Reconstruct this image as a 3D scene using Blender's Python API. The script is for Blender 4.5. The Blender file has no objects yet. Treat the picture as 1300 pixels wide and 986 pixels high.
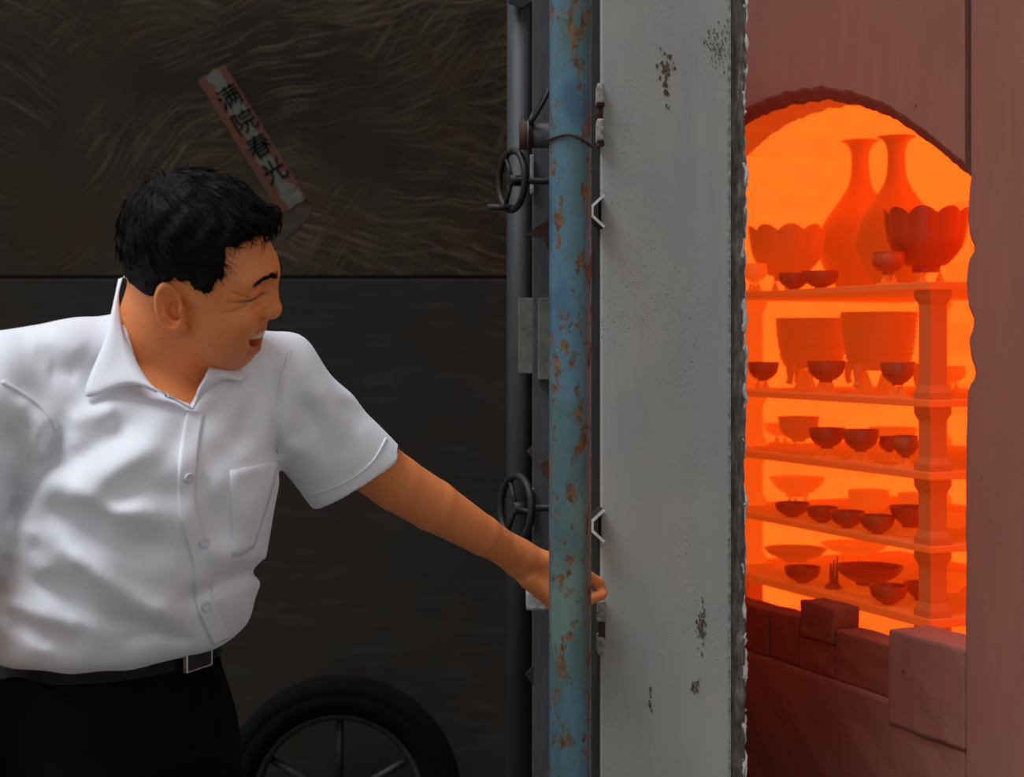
import bpy, bmesh, math, random
import numpy as np
from mathutils import Vector, Matrix, noise as mnoise
from mathutils.bvhtree import BVHTree

# ------------------------------------------------------------------ camera, world, sun, exposure
SC = bpy.context.scene
COL = SC.collection
CZ = 1.37                      # eye height of the photographer
FPX = 2000.0                   # focal length in pixels of the 1300 px wide frame
HX, HY = 650.0, 435.0          # principal point column, horizon row

cam_d = bpy.data.cameras.new('camera')
cam = bpy.data.objects.new('camera', cam_d)
COL.objects.link(cam)
cam.location = (0, 0, CZ)
cam.rotation_euler = (math.pi / 2, 0, 0)
cam_d.sensor_width = 36.0
cam_d.lens = FPX / 1300.0 * 36.0
cam_d.shift_y = -(493.0 - HY) / 1300.0
cam_d.clip_start = 0.05
cam_d.dof.use_dof = True
cam_d.dof.focus_distance = 2.25
cam_d.dof.aperture_fstop = 5.6
SC.camera = cam

world = bpy.data.worlds.new('world')
SC.world = world
world.use_nodes = True
bg = world.node_tree.nodes['Background']
bg.inputs['Color'].default_value = (1.0, 0.97, 0.94, 1)
bg.inputs['Strength'].default_value = 0.43

sun_d = bpy.data.lights.new('sun', 'SUN')
sun = bpy.data.objects.new('sun', sun_d)
COL.objects.link(sun)
sun_d.energy = 3.0
sun_d.angle = math.radians(30)
sun_d.color = (0.86, 0.92, 1.0)
sun.location = (-2, -2, 5)
sun.rotation_euler = Vector((0.42, 0.30, -1.0)).to_track_quat('-Z', 'Y').to_euler()

SC.view_settings.view_transform = 'Standard'
SC.view_settings.look = 'None'
SC.view_settings.gamma = 1.0
SC.view_settings.use_curve_mapping = False
SC.view_settings.exposure = 0.0

RND = random.Random(7)
NPR = np.random.RandomState(11)

# ------------------------------------------------------------------ helpers
def P(px, py, Y):
    """real-world point standing at depth Y on the sight line of a photo pixel"""
    return Vector(((px - HX) / FPX * Y, Y, CZ - (py - HY) / FPX * Y))

def link(o, parent=None):
    COL.objects.link(o)
    if parent is not None:
        o.parent = parent
    return o

def empty(name, loc=(0, 0, 0), rz=0.0):
    o = bpy.data.objects.new(name, None)
    o.location = loc
    o.rotation_euler = (0, 0, rz)
    o.empty_display_size = 0.1
    return link(o)

def tag(o, label, cat, group=None, kind=None):
    if label: o['label'] = label
    if cat: o['category'] = cat
    if group: o['group'] = group
    if kind: o['kind'] = kind
    return o

def mesh_obj(name, verts, faces, mat, parent=None, smooth=False, loc=None):
    me = bpy.data.meshes.new(name)
    me.from_pydata([tuple(v) for v in verts], [], [tuple(f) for f in faces])
    me.validate()
    if smooth:
        me.polygons.foreach_set('use_smooth', [True] * len(me.polygons))
    me.materials.append(mat)
    o = bpy.data.objects.new(name, me)
    if loc is not None:
        o.location = loc
    return link(o, parent)

def bm_obj(name, bm, mat, parent=None, smooth=False):
    me = bpy.data.meshes.new(name)
    bmesh.ops.recalc_face_normals(bm, faces=bm.faces)
    bm.to_mesh(me)
    bm.free()
    if smooth:
        me.polygons.foreach_set('use_smooth', [True] * len(me.polygons))
    me.materials.append(mat)
    return link(bpy.data.objects.new(name, me), parent)

def add_box(bm, lo, hi, bev=0.0, M=None):
    lo = Vector(lo); hi = Vector(hi)
    r = bmesh.ops.create_cube(bm, size=1.0)
    vs = r['verts']
    c = (lo + hi) / 2; d = hi - lo
    for v in vs:
        v.co = Vector((c.x + v.co.x * d.x, c.y + v.co.y * d.y, c.z + v.co.z * d.z))
    if bev > 0:
        es = list({e for v in vs for e in v.link_edges})
        r2 = bmesh.ops.bevel(bm, geom=es, offset=bev, segments=2, affect='EDGES', profile=0.6)
        vs = list({v for f in r2['faces'] for v in f.verts} | {v for v in vs if v.is_valid})
    if M is not None:
        for v in vs:
            v.co = M @ v.co
    return vs

def box(name, lo, hi, mat, parent=None, bev=0.0, M=None, smooth=False):
    bm = bmesh.new()
    add_box(bm, lo, hi, bev, M)
    return bm_obj(name, bm, mat, parent, smooth)

def tube_geo(pts, rad, seg=12, caps=True, closed=False, base=0):
    pts = [Vector(p) for p in pts]
    n = len(pts)
    rads = rad if hasattr(rad, '__len__') else [rad] * n
    V = []; F = []
    prev = None
    for i, p in enumerate(pts):
        if closed:
            t = pts[(i + 1) % n] - pts[i - 1]
        else:
            t = pts[min(i + 1, n - 1)] - pts[max(i - 1, 0)]
        t.normalize()
        if prev is None:
            u = t.orthogonal().normalized()
        else:
            u = (prev - t * prev.dot(t)).normalized()
        prev = u
        w = t.cross(u)
        for k in range(seg):
            a = 2 * math.pi * k / seg
            V.append(p + (u * math.cos(a) + w * math.sin(a)) * rads[i])
    m = n if closed else n - 1
    for i in range(m):
        j = (i + 1) % n
        for k in range(seg):
            k2 = (k + 1) % seg
            F.append((base + i * seg + k, base + i * seg + k2, base + j * seg + k2, base + j * seg + k))
    if caps and not closed:
        F.append(tuple(base + k for k in range(seg))[::-1])
        F.append(tuple(base + (n - 1) * seg + k for k in range(seg)))
    return V, F

def tube(name, pts, rad, mat, parent=None, seg=12, closed=False, smooth=True):
    V, F = tube_geo(pts, rad, seg, True, closed)
    o = mesh_obj(name, V, F, mat, parent, smooth)
    if not closed and smooth:
        sharp_caps(o)
    return o

def sharp_caps(o):
    for p in o.data.polygons:
        if len(p.vertices) > 4:
            p.use_smooth = False

def lathe_geo(profile, seg=32, wave=None):
    V = []; F = []
    n = len(profile)
    for i, (r, z) in enumerate(profile):
        for k in range(seg):
            a = 2 * math.pi * k / seg
            rr, zz = (r, z) if wave is None else wave(i, r, z, a)
            V.append((rr * math.cos(a), rr * math.sin(a), zz))
    for i in range(n - 1):
        for k in range(seg):
            k2 = (k + 1) % seg
            F.append((i * seg + k, i * seg + k2, (i + 1) * seg + k2, (i + 1) * seg + k))
    F.append(tuple(range(seg))[::-1])
    F.append(tuple((n - 1) * seg + k for k in range(seg)))
    return V, F

def prism(name, poly, ax0, ax1, org, ext, mat, parent=None, bev=0.0):
    """polygon in the plane (ax0, ax1) at org, extruded by vector ext"""
    bm = bmesh.new()
    vs = [bm.verts.new(Vector(org) + Vector(ax0) * a + Vector(ax1) * b) for a, b in poly]
    f = bm.faces.new(vs)
    r = bmesh.ops.extrude_face_region(bm, geom=[f])
    for e in r['geom']:
        if isinstance(e, bmesh.types.BMVert):
            e.co += Vector(ext)
    if bev > 0:
        bmesh.ops.bevel(bm, geom=list(bm.edges), offset=bev, segments=1, affect='EDGES')
    return bm_obj(name, bm, mat, parent)

def copy_tree(o, parent=None):
    c = o.copy()
    link(c, parent)
    for ch in list(o.children):
        copy_tree(ch, c)
    return c

# ---- materials
def srgb(r, g, b):
    def f(c):
        c /= 255.0
        return c / 12.92 if c <= 0.04045 else ((c + 0.055) / 1.055) ** 2.4
    return (f(r), f(g), f(b), 1.0)

class NT:
    def __init__(self, name):
        self.m = bpy.data.materials.new(name)
        self.m.use_nodes = True
        self.t = self.m.node_tree
        self.b = self.t.nodes['Principled BSDF']
        self.tc = self.t.nodes.new('ShaderNodeTexCoord')
    def n(self, typ, **kw):
        nd = self.t.nodes.new(typ)
        for k, v in kw.items():
            if k in nd.inputs:
                nd.inputs[k].default_value = v
            else:
                setattr(nd, k, v)
        return nd
    def l(self, a, b):
        self.t.links.new(a, b)
    def mapping(self, scale=(1, 1, 1), rot=(0, 0, 0), src='Object'):
        mp = self.n('ShaderNodeMapping')
        mp.inputs['Scale'].default_value = scale
        mp.inputs['Rotation'].default_value = rot
        self.l(self.tc.outputs[src], mp.inputs['Vector'])
        return mp.outputs['Vector']
    def noise(self, scale, detail=6, rough=0.6, vec=None, dist=0.0):
        nd = self.n('ShaderNodeTexNoise', Scale=scale, Detail=detail, Roughness=rough, Distortion=dist)
        self.l(vec if vec is not None else self.tc.outputs['Object'], nd.inputs['Vector'])
        return nd.outputs['Fac']
    def ramp(self, fac, stops, interp='LINEAR'):
        r = self.n('ShaderNodeValToRGB')
        cr = r.color_ramp
        cr.interpolation = interp
        while len(cr.elements) < len(stops):
            cr.elements.new(0.5)
        for e, (p, c) in zip(cr.elements, stops):
            e.position = p
            e.color = c if hasattr(c, '__len__') else (c, c, c, 1)
        self.l(fac, r.inputs['Fac'])
        return r.outputs['Color']
    def mix(self, fac, a, b, mode='MIX'):
        m = self.n('ShaderNodeMix', data_type='RGBA', blend_type=mode)
        for sock, v in ((m.inputs[0], fac), (m.inputs[6], a), (m.inputs[7], b)):
            if hasattr(v, 'is_output') or isinstance(v, bpy.types.NodeSocket):
                self.l(v, sock)
            else:
                sock.default_value = v
        return m.outputs[2]
    def math(self, op, a, b=0.0):
        m = self.n('ShaderNodeMath', operation=op)
        for sock, v in ((m.inputs[0], a), (m.inputs[1], b)):
            if isinstance(v, bpy.types.NodeSocket):
                self.l(v, sock)
            else:
                sock.default_value = v
        return m.outputs[0]
    def bump(self, h, strength=0.3, dist=0.002):
        b = self.n('ShaderNodeBump', Strength=strength, Distance=dist)
        self.l(h, b.inputs['Height'])
        self.l(b.outputs['Normal'], self.b.inputs['Normal'])
    def base(self, c):
        if isinstance(c, bpy.types.NodeSocket):
            self.l(c, self.b.inputs['Base Color'])
        else:
            self.b.inputs['Base Color'].default_value = c
    def set(self, **kw):
        for k, v in kw.items():
            k = k.replace('_', ' ')
            if isinstance(v, bpy.types.NodeSocket):
                self.l(v, self.b.inputs[k])
            else:
                self.b.inputs[k].default_value = v

def plain(name, c1, c2=None, scale=20, rough=0.6, metal=0.0, bump=0.2, bdist=0.001, stretch=(1, 1, 1), detail=6):
    t = NT(name)
    v = t.mapping(stretch)
    nz = t.noise(scale, detail, 0.6, v)
    c2 = c2 or tuple(x * 0.7 for x in c1[:3]) + (1,)
    t.base(t.ramp(nz, [(0.3, c2), (0.7, c1)]))
    t.set(Roughness=rough, Metallic=metal)
    if bump > 0:
        t.bump(nz, bump, bdist)
    return t.m

def glow(name, base, emis, strength, rnd=0.0, rough=0.8, nscale=9, nvar=0.12):
    """incandescent ceramic: its own heat glow plus a diffuse body"""
    t = NT(name)
    nz = t.noise(nscale, 4, 0.5)
    t.base(base)
    t.set(Roughness=rough)
    t.b.inputs['Emission Color'].default_value = emis
    f = t.math('ADD', t.math('MULTIPLY', nz, nvar * 2), 1.0 - nvar)
    if rnd > 0:
        oi = t.n('ShaderNodeObjectInfo')
        f = t.math('MULTIPLY', f, t.math('ADD', t.math('MULTIPLY', oi.outputs['Random'], rnd * 2), 1.0 - rnd))
    t.l(t.math('MULTIPLY', f, strength), t.b.inputs['Emission Strength'])
    t.bump(nz, 0.15, 0.002)
    return t.m

# ------------------------------------------------------------------ materials
def mat_plate():
    t = NT('brushed_rusty_plate')
    # grinder strokes in several directions, each direction in patches of its own
    n0 = t.n('ShaderNodeTexNoise', Scale=2.2, Detail=2, Roughness=0.5)
    t.l(t.tc.outputs['Object'], n0.inputs['Vector'])
    sub = t.n('ShaderNodeVectorMath', operation='SUBTRACT')
    t.l(n0.outputs['Color'], sub.inputs[0]); sub.inputs[1].default_value = (0.5, 0.5, 0.5)
    scl = t.n('ShaderNodeVectorMath', operation='SCALE'); scl.inputs['Scale'].default_value = 0.20
    t.l(sub.outputs[0], scl.inputs[0])
    add = t.n('ShaderNodeVectorMath', operation='ADD')
    t.l(t.tc.outputs['Object'], add.inputs[0]); t.l(scl.outputs[0], add.inputs[1])
    tot = None
    for k, (ang, sc, off) in enumerate(((0.06, 1.7, 0.0), (-0.35, 2.0, 5.0), (0.32, 1.9, 11.0), (0.9, 2.6, 17.0))):
        ro = t.n('ShaderNodeMapping'); ro.inputs['Rotation'].default_value = (0, ang, 0); ro.inputs['Location'].default_value = (off, 0, off)
        t.l(add.outputs[0], ro.inputs['Vector'])
        mp = t.n('ShaderNodeMapping'); mp.inputs['Scale'].default_value = (5, 1, 80)
        t.l(ro.outputs[0], mp.inputs['Vector'])
        st = t.ramp(t.noise(1.0, 5, 0.72, mp.outputs['Vector']), [(0.50, 0.0), (0.74, 1.0)])
        mk = t.noise(sc, 3, 0.55, ro.outputs[0])
        ly = t.math('MULTIPLY', st, t.ramp(mk, [(0.50, 0.0), (0.62, 1.0)]))
        tot = ly if tot is None else t.math('MAXIMUM', tot, ly)
    big = t.noise(1.9, 4, 0.6)
    warm = t.noise(3.1, 4, 0.6)
    body = t.mix(t.ramp(big, [(0.36, 0.0), (0.64, 1.0)]), (0.011, 0.008, 0.0055, 1), (0.032, 0.023, 0.0145, 1))
    body = t.mix(t.ramp(warm, [(0.5, 0.0), (0.7, 0.7)]), body, (0.030, 0.017, 0.010, 1))
    t.base(t.mix(t.math('MULTIPLY', tot, 0.62), body, (0.15, 0.112, 0.066, 1)))
    t.set(Roughness=0.75, Metallic=0.0)
    t.b.inputs['Specular IOR Level'].default_value = 0.12
    t.bump(tot, 0.1, 0.001)
    return t.m

def mat_plate_low():
    t = NT('dull_grey_plate')
    v = t.mapping((2, 1, 14))
    a = t.noise(3.0, 6, 0.65, v)
    b = t.noise(2.2, 4, 0.6)
    c = t.mix(t.ramp(b, [(0.4, 0.0), (0.6, 1.0)]), (0.021, 0.0215, 0.019, 1), (0.026, 0.020, 0.015, 1))
    t.base(t.mix(t.math('MULTIPLY', t.ramp(a, [(0.5, 0.0), (0.75, 1.0)]), 0.5), c, (0.046, 0.046, 0.040, 1)))
    t.set(Roughness=0.8)
    t.b.inputs['Specular IOR Level'].default_value = 0.1
    t.bump(a, 0.15, 0.001)
    return t.m

def mat_blue_pipe():
    t = NT('flaking_blue_paint')
    v = t.mapping((1, 1, 0.55))
    n1 = t.noise(44, 7, 0.7, v)
    n2 = t.noise(9, 4, 0.55, v)
    n3 = t.noise(90, 3, 0.6)
    paint = t.ramp(n2, [(0.35, srgb(50, 84, 106)), (0.46, srgb(70, 106, 122)), (0.58, srgb(66, 92, 90)), (0.70, srgb(92, 110, 104))])
    rust = t.ramp(n3, [(0.35, srgb(70, 46, 32)), (0.7, srgb(124, 84, 52))])
    mask = t.ramp(n1, [(0.535, 0.0), (0.585, 1.0)])
    chip = t.ramp(t.noise(55, 4, 0.6, v), [(0.68, 0.0), (0.72, 1.0)])
    c = t.mix(mask, paint, rust)
    c = t.mix(t.math('MULTIPLY', chip, 0.7), c, srgb(40, 38, 34))
    t.base(c)
    t.set(Roughness=t.ramp(mask, [(0, 0.42), (1, 0.85)]))
    t.bump(t.math('SUBTRACT', n3, t.math('MULTIPLY', mask, 1.5)), 0.3, 0.0012)
    return t.m

def mat_door_grey():
    t = NT('weathered_grey_paint')
    v = t.mapping((9, 9, 1.2))
    streak = t.noise(3.0, 5, 0.6, v)
    big = t.noise(3.2, 4, 0.55)
    spk = t.noise(330, 2, 0.5)
    spz = t.noise(6.0, 3, 0.5)
    c = t.mix(streak, srgb(138, 138, 136), srgb(160, 160, 156))
    c = t.mix(t.ramp(big, [(0.42, 0.0), (0.7, 0.6)]), c, srgb(176, 170, 160))
    pit = t.math('MULTIPLY', t.ramp(spk, [(0.63, 0.0), (0.68, 1.0)]), t.ramp(spz, [(0.45, 0.1), (0.62, 0.9)]))
    c = t.mix(pit, c, srgb(58, 56, 52))
    white = t.ramp(t.noise(70, 4, 0.6), [(0.70, 0.0), (0.75, 0.8)])
    c = t.mix(white, c, srgb(186, 186, 182))
    t.base(c)
    t.set(Roughness=0.62, Metallic=0.0)
    t.bump(t.math('SUBTRACT', streak, pit), 0.25, 0.001)
    return t.m

def mat_fibre():
    t = NT('ceramic_fibre_edge')
    v = t.mapping((6, 6, 1))
    a = t.noise(22, 6, 0.7, v)
    b = t.noise(5, 3, 0.5)
    c = t.ramp(a, [(0.32, srgb(58, 56, 52)), (0.55, srgb(118, 114, 108)), (0.75, srgb(170, 166, 160))])
    c = t.mix(t.ramp(b, [(0.4, 0.0), (0.65, 0.55)]), c, srgb(70, 66, 62))
    t.base(c)
    t.set(Roughness=0.95)
    t.bump(a, 0.8, 0.004)
    return t.m

def mat_refractory(name, c1, c2, dark):
    t = NT(name)
    v = t.mapping((8, 8, 1.0))
    st = t.noise(4, 6, 0.6, v)
    bg_ = t.noise(4.5, 5, 0.6)
    sp = t.noise(42, 4, 0.6)
    c = t.mix(st, c1, c2)
    c = t.mix(t.ramp(bg_, [(0.45, 0.0), (0.7, 0.5)]), c, tuple(x * 0.72 for x in c1[:3]) + (1,))
    spots = t.math('MULTIPLY', t.ramp(sp, [(0.68, 0.0), (0.73, 1.0)]), t.ramp(bg_, [(0.45, 0.0), (0.55, 1.0)]))
    c = t.mix(spots, c, dark)
    t.base(c)
    t.set(Roughness=0.9)
    t.bump(st, 0.35, 0.003)
    return t.m

M_PLATE = mat_plate()
M_PLATE_LOW = mat_plate_low()
M_GAP = plain('dark_gap_steel', srgb(22, 20, 18), rough=0.8)
M_BLUE = mat_blue_pipe()
M_DOORGREY = mat_door_grey()
M_FIBRE = mat_fibre()
M_WISP = plain('white_fibre_wisps', srgb(228, 226, 222), srgb(176, 172, 168), 60, 0.95, bump=0.5)
M_REFR = mat_refractory('kiln_render_pink', srgb(144, 92, 74), srgb(124, 80, 67), srgb(50, 30, 24))
M_BLOCK = mat_refractory('fire_clay_block', srgb(136, 76, 54), srgb(112, 58, 42), srgb(52, 28, 20))
M_STEEL = plain('shaded_grey_steel', srgb(78, 78, 81), srgb(58, 58, 61), 14, 0.55, 0.15, 0.15, stretch=(6, 6, 1))  # albedo darkened for the shade on the door's outer side
M_TUBE = plain('shaded_grey_tube', srgb(47, 47, 48), srgb(36, 36, 37), 14, 0.6, 0.1, 0.15, stretch=(6, 6, 1))  # shade behind the door is put into this dark tone
M_LINFACE = plain('white_fibre_blanket', srgb(222, 220, 215), srgb(190, 186, 180), 30, 0.95)
M_STEELDK = plain('dark_steel', srgb(46, 44, 42), srgb(26, 25, 24), 18, 0.6, 0.3, 0.2)
M_IRON = plain('oily_cast_iron', srgb(42, 39, 33), srgb(22, 21, 18), 40, 0.6, 0.3, 0.3)
M_RUST = plain('brown_rust', srgb(84, 54, 42), srgb(48, 32, 26), 60, 0.9, 0.1, 0.5)
M_LUG = plain('pitted_pale_steel', srgb(168, 166, 160), srgb(96, 92, 86), 120, 0.75, 0.2, 0.6)
M_WHITE_EDGE = plain('pale_cut_edge', srgb(214, 212, 206), srgb(170, 168, 160), 60, 0.7)
M_BRACKET = plain('drab_grey_bracket', srgb(112, 112, 102), srgb(84, 84, 76), 30, 0.7, 0.1)
M_RUBBER = plain('black_rubber', srgb(9, 9, 9), srgb(5, 5, 5), 30, 0.95)
M_RUBBER.node_tree.nodes['Principled BSDF'].inputs['Specular IOR Level'].default_value = 0.08
M_CONC = plain('dark_concrete_floor', srgb(92, 88, 82), srgb(60, 58, 54), 6, 0.9)
M_WIRE = plain('rusty_wire', srgb(84, 70, 58), srgb(52, 42, 34), 80, 0.8, 0.3)

H_COL = (1.45, 0.172, 0.014, 1)      # bright orange heat
H_MID = (1.0, 0.115, 0.006, 1)
H_DEEP = (1.0, 0.055, 0.002, 1)
G_WALL = glow('glowing_kiln_brick', (0.55, 0.20, 0.07, 1), H_COL, 0.92, rnd=0.05)
G_SHELL = glow('glowing_kiln_shell', (0.5, 0.2, 0.07, 1), H_COL, 0.74)
G_SHELF = glow('glowing_shelf_slab', (0.42, 0.085, 0.014, 1), H_MID, 0.34)
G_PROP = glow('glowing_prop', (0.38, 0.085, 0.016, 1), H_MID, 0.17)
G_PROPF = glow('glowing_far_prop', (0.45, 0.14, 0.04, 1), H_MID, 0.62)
G_POT = glow('hot_pot_body', (0.38, 0.08, 0.02, 1), H_DEEP, 0.07, rough=0.35)
G_POT2 = glow('hot_pot_pale', (0.46, 0.10, 0.018, 1), H_MID, 0.26, rough=0.5)
G_POT3 = glow('hot_pot_far', (0.52, 0.17, 0.05, 1), H_MID, 0.50, rough=0.6)
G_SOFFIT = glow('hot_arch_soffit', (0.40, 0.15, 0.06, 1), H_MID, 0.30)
G_SET = glow('glowing_setter', (0.5, 0.12, 0.025, 1), H_MID, 0.42)

# ------------------------------------------------------------------ the setting
o = box('floor', (-3.2, -1.0, -0.06), (3.2, 5.2, 0.0), M_CONC)
o['kind'] = 'structure'
WY = 3.9
wall = box('wall_back', (-3.0, WY + 0.012, 0.0), (0.11, WY + 0.09, 2.6), M_GAP)
wall['kind'] = 'structure'
zj = P(0, 352, WY).z
for (x0, x1) in ((-3.0, -1.42), (-1.414, 0.1)):
    box('steel_sheet', (x0, WY, zj + 0.004), (x1, WY + 0.012, 2.6), M_PLATE, wall, bev=0.002)
    box('steel_sheet', (x0, WY - 0.004, 0.0), (x1, WY + 0.012, zj - 0.004), M_PLATE_LOW, wall, bev=0.003)

# ------------------------------------------------------------------ kiln
KR = math.atan2(0.39, 0.92)
KJ = Vector((0.733, 2.55, 0.0))
KM = Matrix.Translation(KJ) @ Matrix.Rotation(KR, 4, 'Z')
def K(s, g, z):
    """kiln frame: s along the front, g into the kiln, z relative to eye height"""
    return KM @ Vector((g, s, CZ + z))
kiln = empty('kiln', KJ, KR)
tag(kiln, 'glowing orange kiln with an arched mouth in a pinkish brown wall', 'kiln')

ARCH = [(0.0, 0.264), (0.033, 0.288), (0.066, 0.310), (0.145, 0.358), (0.223, 0.397), (0.32, 0.432), (0.4145, 0.451), (0.53, 0.459)]
def arch_z(s):
    s = s if s <= 0.53 else 1.06 - s
    xs = [a[0] for a in ARCH]; zs = [a[1] for a in ARCH]
    return float(np.interp(s, xs, zs))
def build_front():
    V = []; F = []
    n = 106
    top = 0.98
    for i in range(n + 1):
        s = 0.0 + 1.06 * i / n
        z = arch_z(min(max(s, 0.0), 1.06))
        z += 0.0035 * mnoise.noise(Vector((s * 40, 1.3, 0))) + 0.0025 * mnoise.noise(Vector((s * 110, 7.3, 0)))
        ch = 0.025
        for (g, zz) in ((0.10, top), (0.0, top), (0.0, z + ch + 0.25 * (top - z - ch)), (0.0, z + ch), (0.002, z + ch * 0.8),
                        (0.011, z + 0.004), (0.016, z), (0.10, z - 0.002)):
            V.append((g, s, CZ + zz))
    m = 8
    for i in range(n):
        for k in range(m):
            k2 = (k + 1) % m
            F.append((i * m + k, i * m + k2, (i + 1) * m + k2, (i + 1) * m + k))
    F.append(tuple(range(m))[::-1]); F.append(tuple(n * m + k for k in range(m)))
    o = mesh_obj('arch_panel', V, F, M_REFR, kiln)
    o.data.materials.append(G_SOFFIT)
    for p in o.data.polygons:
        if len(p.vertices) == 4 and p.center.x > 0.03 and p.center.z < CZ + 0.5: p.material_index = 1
    return o
build_front()

def build_jamb():
    ctrl = [(0.98, 1229), (0.264, 1229), (0.25, 1227), (0.20, 1225), (0.172, 1227), (0.158, 1233), (0.147, 1233), (0.135, 1226), (0.10, 1223),
            (0.058, 1226), (0.038, 1233), (0.022, 1231), (0.005, 1226), (-0.022, 1229), (-0.046, 1235), (-0.06, 1233), (-0.072, 1225),
            (-0.15, 1223), (-0.3, 1222), (-0.36, 1223), (-0.45, 1222), (-0.493, 1222), (-1.37, 1222)]
    zs = np.array([c[0] for c in ctrl])[::-1]
    ps = np.array([c[1] for c in ctrl])[::-1]
    V = []; F = []
    N = 240
    m = 7
    for i in range(N + 1):
        z = -1.37 + (0.98 + 1.37) * i / N
        e = -(float(np.interp(z, zs, ps)) - 1225.5) * 0.0019
        e += 0.0014 * mnoise.noise(Vector((z * 60, 3.1, 0)))
        for (g, s) in ((0.10, e - 0.001), (0.012, e), (0.004, e - 0.004), (0.0, e - 0.012), (0.0, -0.12), (0.0, -0.62), (0.10, -0.62)):
            V.append((g, s, CZ + z))
    for i in range(N):
        for k in range(m):
            k2 = (k + 1) % m
            F.append((i * m + k, i * m + k2, (i + 1) * m + k2, (i + 1) * m + k))
    F.append(tuple(range(m))[::-1]); F.append(tuple(N * m + k for k in range(m)))
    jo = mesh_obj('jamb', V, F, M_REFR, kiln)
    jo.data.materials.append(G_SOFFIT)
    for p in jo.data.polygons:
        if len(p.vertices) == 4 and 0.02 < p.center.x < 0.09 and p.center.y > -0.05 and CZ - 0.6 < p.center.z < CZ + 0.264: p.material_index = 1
    return jo
build_jamb()
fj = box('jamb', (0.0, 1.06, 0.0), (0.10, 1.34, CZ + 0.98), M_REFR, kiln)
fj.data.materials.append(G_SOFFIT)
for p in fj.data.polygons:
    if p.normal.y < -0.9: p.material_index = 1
def rough_block(name, lo, hi, mat, parent, amp=0.004, bev=0.006, seed=0.0, n=5):
    bm = bmesh.new()
    add_box(bm, lo, hi, bev)
    es = [e for e in bm.edges if e.calc_length() > 0.02]
    bmesh.ops.subdivide_edges(bm, edges=es, cuts=n, use_grid_fill=True)
    for v in bm.verts:
        v.co += Vector((mnoise.noise(v.co * 21 + Vector((seed, 0, 0))), mnoise.noise(v.co * 23 + Vector((0, seed, 0))), mnoise.noise(v.co * 25 + Vector((0, 0, seed))))) * amp
    return bm_obj(name, bm, mat, parent)
rough_block('threshold', (0.0, 0.0, 0.0), (0.10, 1.06, CZ - 0.62), M_REFR, kiln, 0.004, 0.008, 2.0, 14)
rough_block('threshold_block', (-0.004, -0.004, CZ - 0.66), (0.09, 0.20, CZ - 0.495), M_REFR, kiln, 0.0022, 0.006, 5.0, 6)

S0, S1, G0, G1 = -0.10, 1.18, 0.10, 0.90
box('kiln_floor', (G0, S0 - 0.1, 0.3), (G1, S1 + 0.1, CZ - 0.64), G_SHELL, kiln)
bk_me = None
def brick_mesh(L, H, T, mat):
    bm = bmesh.new()
    add_box(bm, (-T, -L / 2, -H / 2), (0, L / 2, H / 2), 0.0)
    es = [e for e in bm.edges if abs(e.verts[0].co.x) < 1e-6 and abs(e.verts[1].co.x) < 1e-6]
    bmesh.ops.bevel(bm, geom=es, offset=0.004, segments=1, affect='EDGES')
    me = bpy.data.meshes.new('brick')
    bmesh.ops.recalc_face_normals(bm, faces=bm.faces)
    bm.to_mesh(me); bm.free()
    me.materials.append(mat)
    return me
BW, BH = 0.200, 0.0767
BR_FULL = brick_mesh(BW - 0.004, BH - 0.004, 0.05, G_WALL)
BR_HALF = brick_mesh(BW / 2 - 0.004, BH - 0.004, 0.05, G_WALL)
BR_VAULT = brick_mesh(BW - 0.004, 0.083, 0.05, G_WALL)
def put_brick(me, parent, loc, rot):
    b = bpy.data.objects.new('brick', me)
    b.location = loc
    b.rotation_euler = rot
    return link(b, parent)
side = box('side_wall', (G0, S1 + 0.03, CZ - 0.64), (G1, S1 + 0.14, CZ + 0.40), G_SHELL, kiln)
for r in range(13):
    z = CZ - 0.64 + BH * (r + 0.5)
    cells = [(0.1 + 0.2 * i, BR_FULL) for i in range(4)] if r % 2 == 0 else [(0.05, BR_HALF)] + [(0.2 + 0.2 * i, BR_FULL) for i in range(3)] + [(0.75, BR_HALF)]
    for c, me in cells:      # face looks toward -s : local +x of the brick points to -y
        put_brick(me, side, (G0 + c, S1 + RND.uniform(-0.0035, 0.001), z), (0, 0, -math.pi / 2))
back = box('back_wall', (G1 + 0.03, S0 - 0.1, CZ - 0.64), (G1 + 0.14, S1 + 0.14, CZ + 0.62), G_SHELL, kiln)
for r in range(15):
    z = CZ - 0.64 + BH * (r + 0.5)
    off = 0.0 if r % 2 == 0 else 0.1
    for i in range(6):
        put_brick(BR_FULL, back, (G1 + RND.uniform(-0.001, 0.003), S0 + 0.1 + off + 0.2 * i, z), (0, 0, math.pi))
box('near_wall', (G0, S0 - 0.12, CZ - 0.64), (G1, S0, CZ + 0.40), G_SHELL, kiln)
# barrel vault over the chamber, axis running into the kiln
VR = 0.833; VC = 0.54; VZ = CZ + 0.62 - VR
VV = []; VF = []
na = 24
a0 = math.asin(0.66 / VR)
for i in range(na + 1):
    a = -a0 + 2 * a0 * i / na
    for rr in (VR + 0.035, VR + 0.13):
        for g in (G0 - 0.0, G1 + 0.1):
            VV.append((g, VC + rr * math.sin(a), VZ + rr * math.cos(a)))
for i in range(na):
    b0 = i * 4; b1 = (i + 1) * 4
    VF += [(b0, b0 + 1, b1 + 1, b1), (b0 + 2, b1 + 2, b1 + 3, b0 + 3), (b0, b1, b1 + 2, b0 + 2), (b0 + 1, b0 + 3, b1 + 3, b1 + 1)]
VF += [(0, 2, 3, 1), (na * 4, na * 4 + 1, na * 4 + 3, na * 4 + 2)]
vault = mesh_obj('vault', VV, VF, G_SHELL, kiln)
nc = 17
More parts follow.
